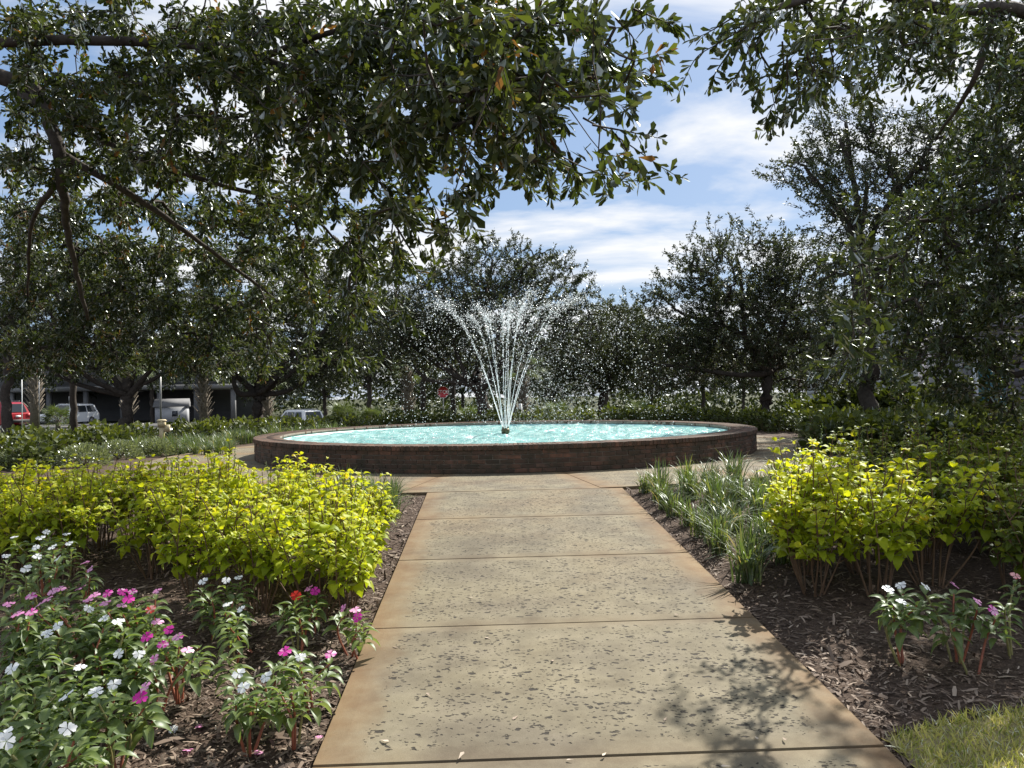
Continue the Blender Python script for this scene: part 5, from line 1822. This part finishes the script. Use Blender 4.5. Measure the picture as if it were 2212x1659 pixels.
for k, x in enumerate(np.linspace(-W / 2 + 2, W / 2 - 2, 8)):
    w_ = MB().box((x, 0.17, 5.3), (1.5, 0.08, 1.4)).build('window', M['white_metal'], cb)
    MB().box((x - 0.36, 0.12, 5.3), (0.62, 0.04, 1.24)).build('pane', M['pane'], w_)
    MB().box((x + 0.36, 0.12, 5.3), (0.62, 0.04, 1.24)).build('pane', M['pane'], w_)

# white gatehouse patch showing under the spreading oak
p = at(372, 862, 68)
gh = tag(empty('white_cottage', (p[0], p[1], float(zg(p[0], p[1]))), 0.3, 0.55), 'small white cottage with grey gable roof beyond the road', 'building')
MB().box((0, 0, 1.3), (4.6, 4, 2.7)).build('wall', plain('white_siding', (0.33, 0.34, 0.36), 0.7, noise=0.08, scale=2), gh)
m = MB(); m.add([(-2.6, -2.3, 2.6), (2.6, -2.3, 2.6), (2.6, 2.3, 2.6), (-2.6, 2.3, 2.6), (-2.6, 0, 3.9), (2.6, 0, 3.9)], [[0, 1, 5, 4], [3, 4, 5, 2], [0, 3, 2, 1]]); m.more([[0, 4, 3], [1, 2, 5]])
m.build('roof', M['stucco'], gh)
w_ = MB().box((0.6, -2.02, 1.5), (1.0, 0.08, 1.0)).build('window', M['white_metal'], gh)
MB().box((0.6, -2.07, 1.5), (0.86, 0.04, 0.86)).build('pane', M['pane'], w_)

# grey clapboard houses past the coleus bed
M['siding'] = plain('lavender_grey_siding', (0.25, 0.245, 0.28), 0.75, noise=0.1, scale=2)
M['pale_siding'] = plain('pale_blue_siding', (0.55, 0.58, 0.62), 0.7, noise=0.06, scale=2)
M['shingle'] = plain('dark_shingle', (0.10, 0.095, 0.09), 0.85, noise=0.3, scale=12)
M['teal'] = plain('teal_paint', (0.05, 0.19, 0.24), 0.5)


def clap_house(name, label, dx, depth, w, d, hw, ridge, rz, siding, boards=14):
    p = at(dx, 870, depth)
    o = tag(empty(name, (p[0], p[1], float(zg(p[0], p[1]))), rz), label, 'house')
    MB().box((0, 0, hw / 2 - 0.1), (w, d, hw + 0.2)).build('wall', siding, o)
    bh = hw / boards
    for k in range(boards):
        m = MB()
        z0 = 0.15 + k * bh
        m.add([(-w / 2, -d / 2 - 0.030, z0), (w / 2, -d / 2 - 0.030, z0), (w / 2, -d / 2 - 0.006, z0 + bh), (-w / 2, -d / 2 - 0.006, z0 + bh), (-w / 2, -d / 2 - 0.004, z0), (w / 2, -d / 2 - 0.004, z0)], [[0, 1, 2, 3], [4, 5, 1, 0]])
        m.build('siding_board', siding, o)
    m = MB(); e = 0.35
    m.add([(-w / 2 - e, -d / 2 - e, hw + 0.02), (w / 2 + e, -d / 2 - e, hw + 0.02), (w / 2 + e, d / 2 + e, hw + 0.02), (-w / 2 - e, d / 2 + e, hw + 0.02), (0, -d / 2 - e, hw + ridge), (0, d / 2 + e, hw + ridge)], [[0, 4, 5, 3], [4, 1, 2, 5], [0, 3, 2, 1]])
    m.build('roof', M['shingle'], o)
    m = MB(); m.add([(-w / 2, -d / 2, hw + 0.03), (w / 2, -d / 2, hw + 0.03), (0, -d / 2, hw + ridge - 0.12)], [[0, 1, 2]])
    m.build('gable', siding, o)
    return o


h1 = clap_house('grey_house', 'lavender grey clapboard house with teal door and porch awning', 2250, 30, 7.0, 7, 3.4, 1.9, R_(-14), M['siding'], 18)
hd = MB().box((-2.9, -3.55, 1.05), (0.9, 0.08, 2.1)).build('door', M['teal'], h1)
MB().tube([(-2.58, -3.6, 1.0), (-2.58, -3.66, 1.0)], [0.04, 0.03], 8).build('handle', M['grey_metal'], hd)
m = MB(); m.add([(-3.7, -3.5, 2.9), (-1.7, -3.5, 2.9), (-1.6, -4.6, 2.45), (-3.8, -4.6, 2.45), (-3.7, -3.5, 2.82), (-1.7, -3.5, 2.82), (-1.6, -4.6, 2.37), (-3.8, -4.6, 2.37)], [[0, 3, 2, 1], [4, 5, 6, 7], [3, 7, 6, 2], [0, 4, 7, 3], [1, 2, 6, 5]])
m.build('awning', M['shingle'], h1)
for x in (-3.65, -1.75):
    MB().box((x, -4.45, 1.2), (0.12, 0.12, 2.4)).build('porch_post', M['pale_siding'], h1)
for x in np.linspace(-5.2, -3.9, 8):
    MB().box((x, -4.4, 0.55), (0.05, 0.05, 0.95)).build('baluster', M['siding'], h1)
MB().box((-4.55, -4.4, 1.05), (1.5, 0.07, 0.07)).build('handrail', M['siding'], h1)
for x in (-0.6, 1.6):
    w_ = MB().box((x, -3.56, 1.9), (1.1, 0.10, 1.4)).build('window', M['pale_siding'], h1)
    MB().box((x, -3.615, 2.22), (0.94, 0.03, 0.56)).build('pane', M['pane'], w_)
    MB().box((x, -3.615, 1.58), (0.94, 0.03, 0.56)).build('pane', M['pane'], w_)
h2 = clap_house('pale_house', 'pale blue clapboard house gable showing through the glossy oak leaves', 1880, 46, 6.5, 8, 4.2, 2.4, R_(-25), M['pale_siding'], 16)
for x in (-1.4, 1.4):
    w_ = MB().box((x, -4.06, 2.6), (1.1, 0.10, 1.5)).build('window', M['white_metal'], h2)
    MB().box((x, -4.115, 2.6), (0.94, 0.03, 1.34)).build('pane', M['pane'], w_)

nt_ = sum(len(o.data.polygons) for o in SC.objects if o.type == 'MESH')
print('clA', len(CA), 'clB', len(CB))
print('objects', len(SC.objects), 'unique faces', sum(len(m_.polygons) for m_ in bpy.data.meshes), 'faces', nt_)
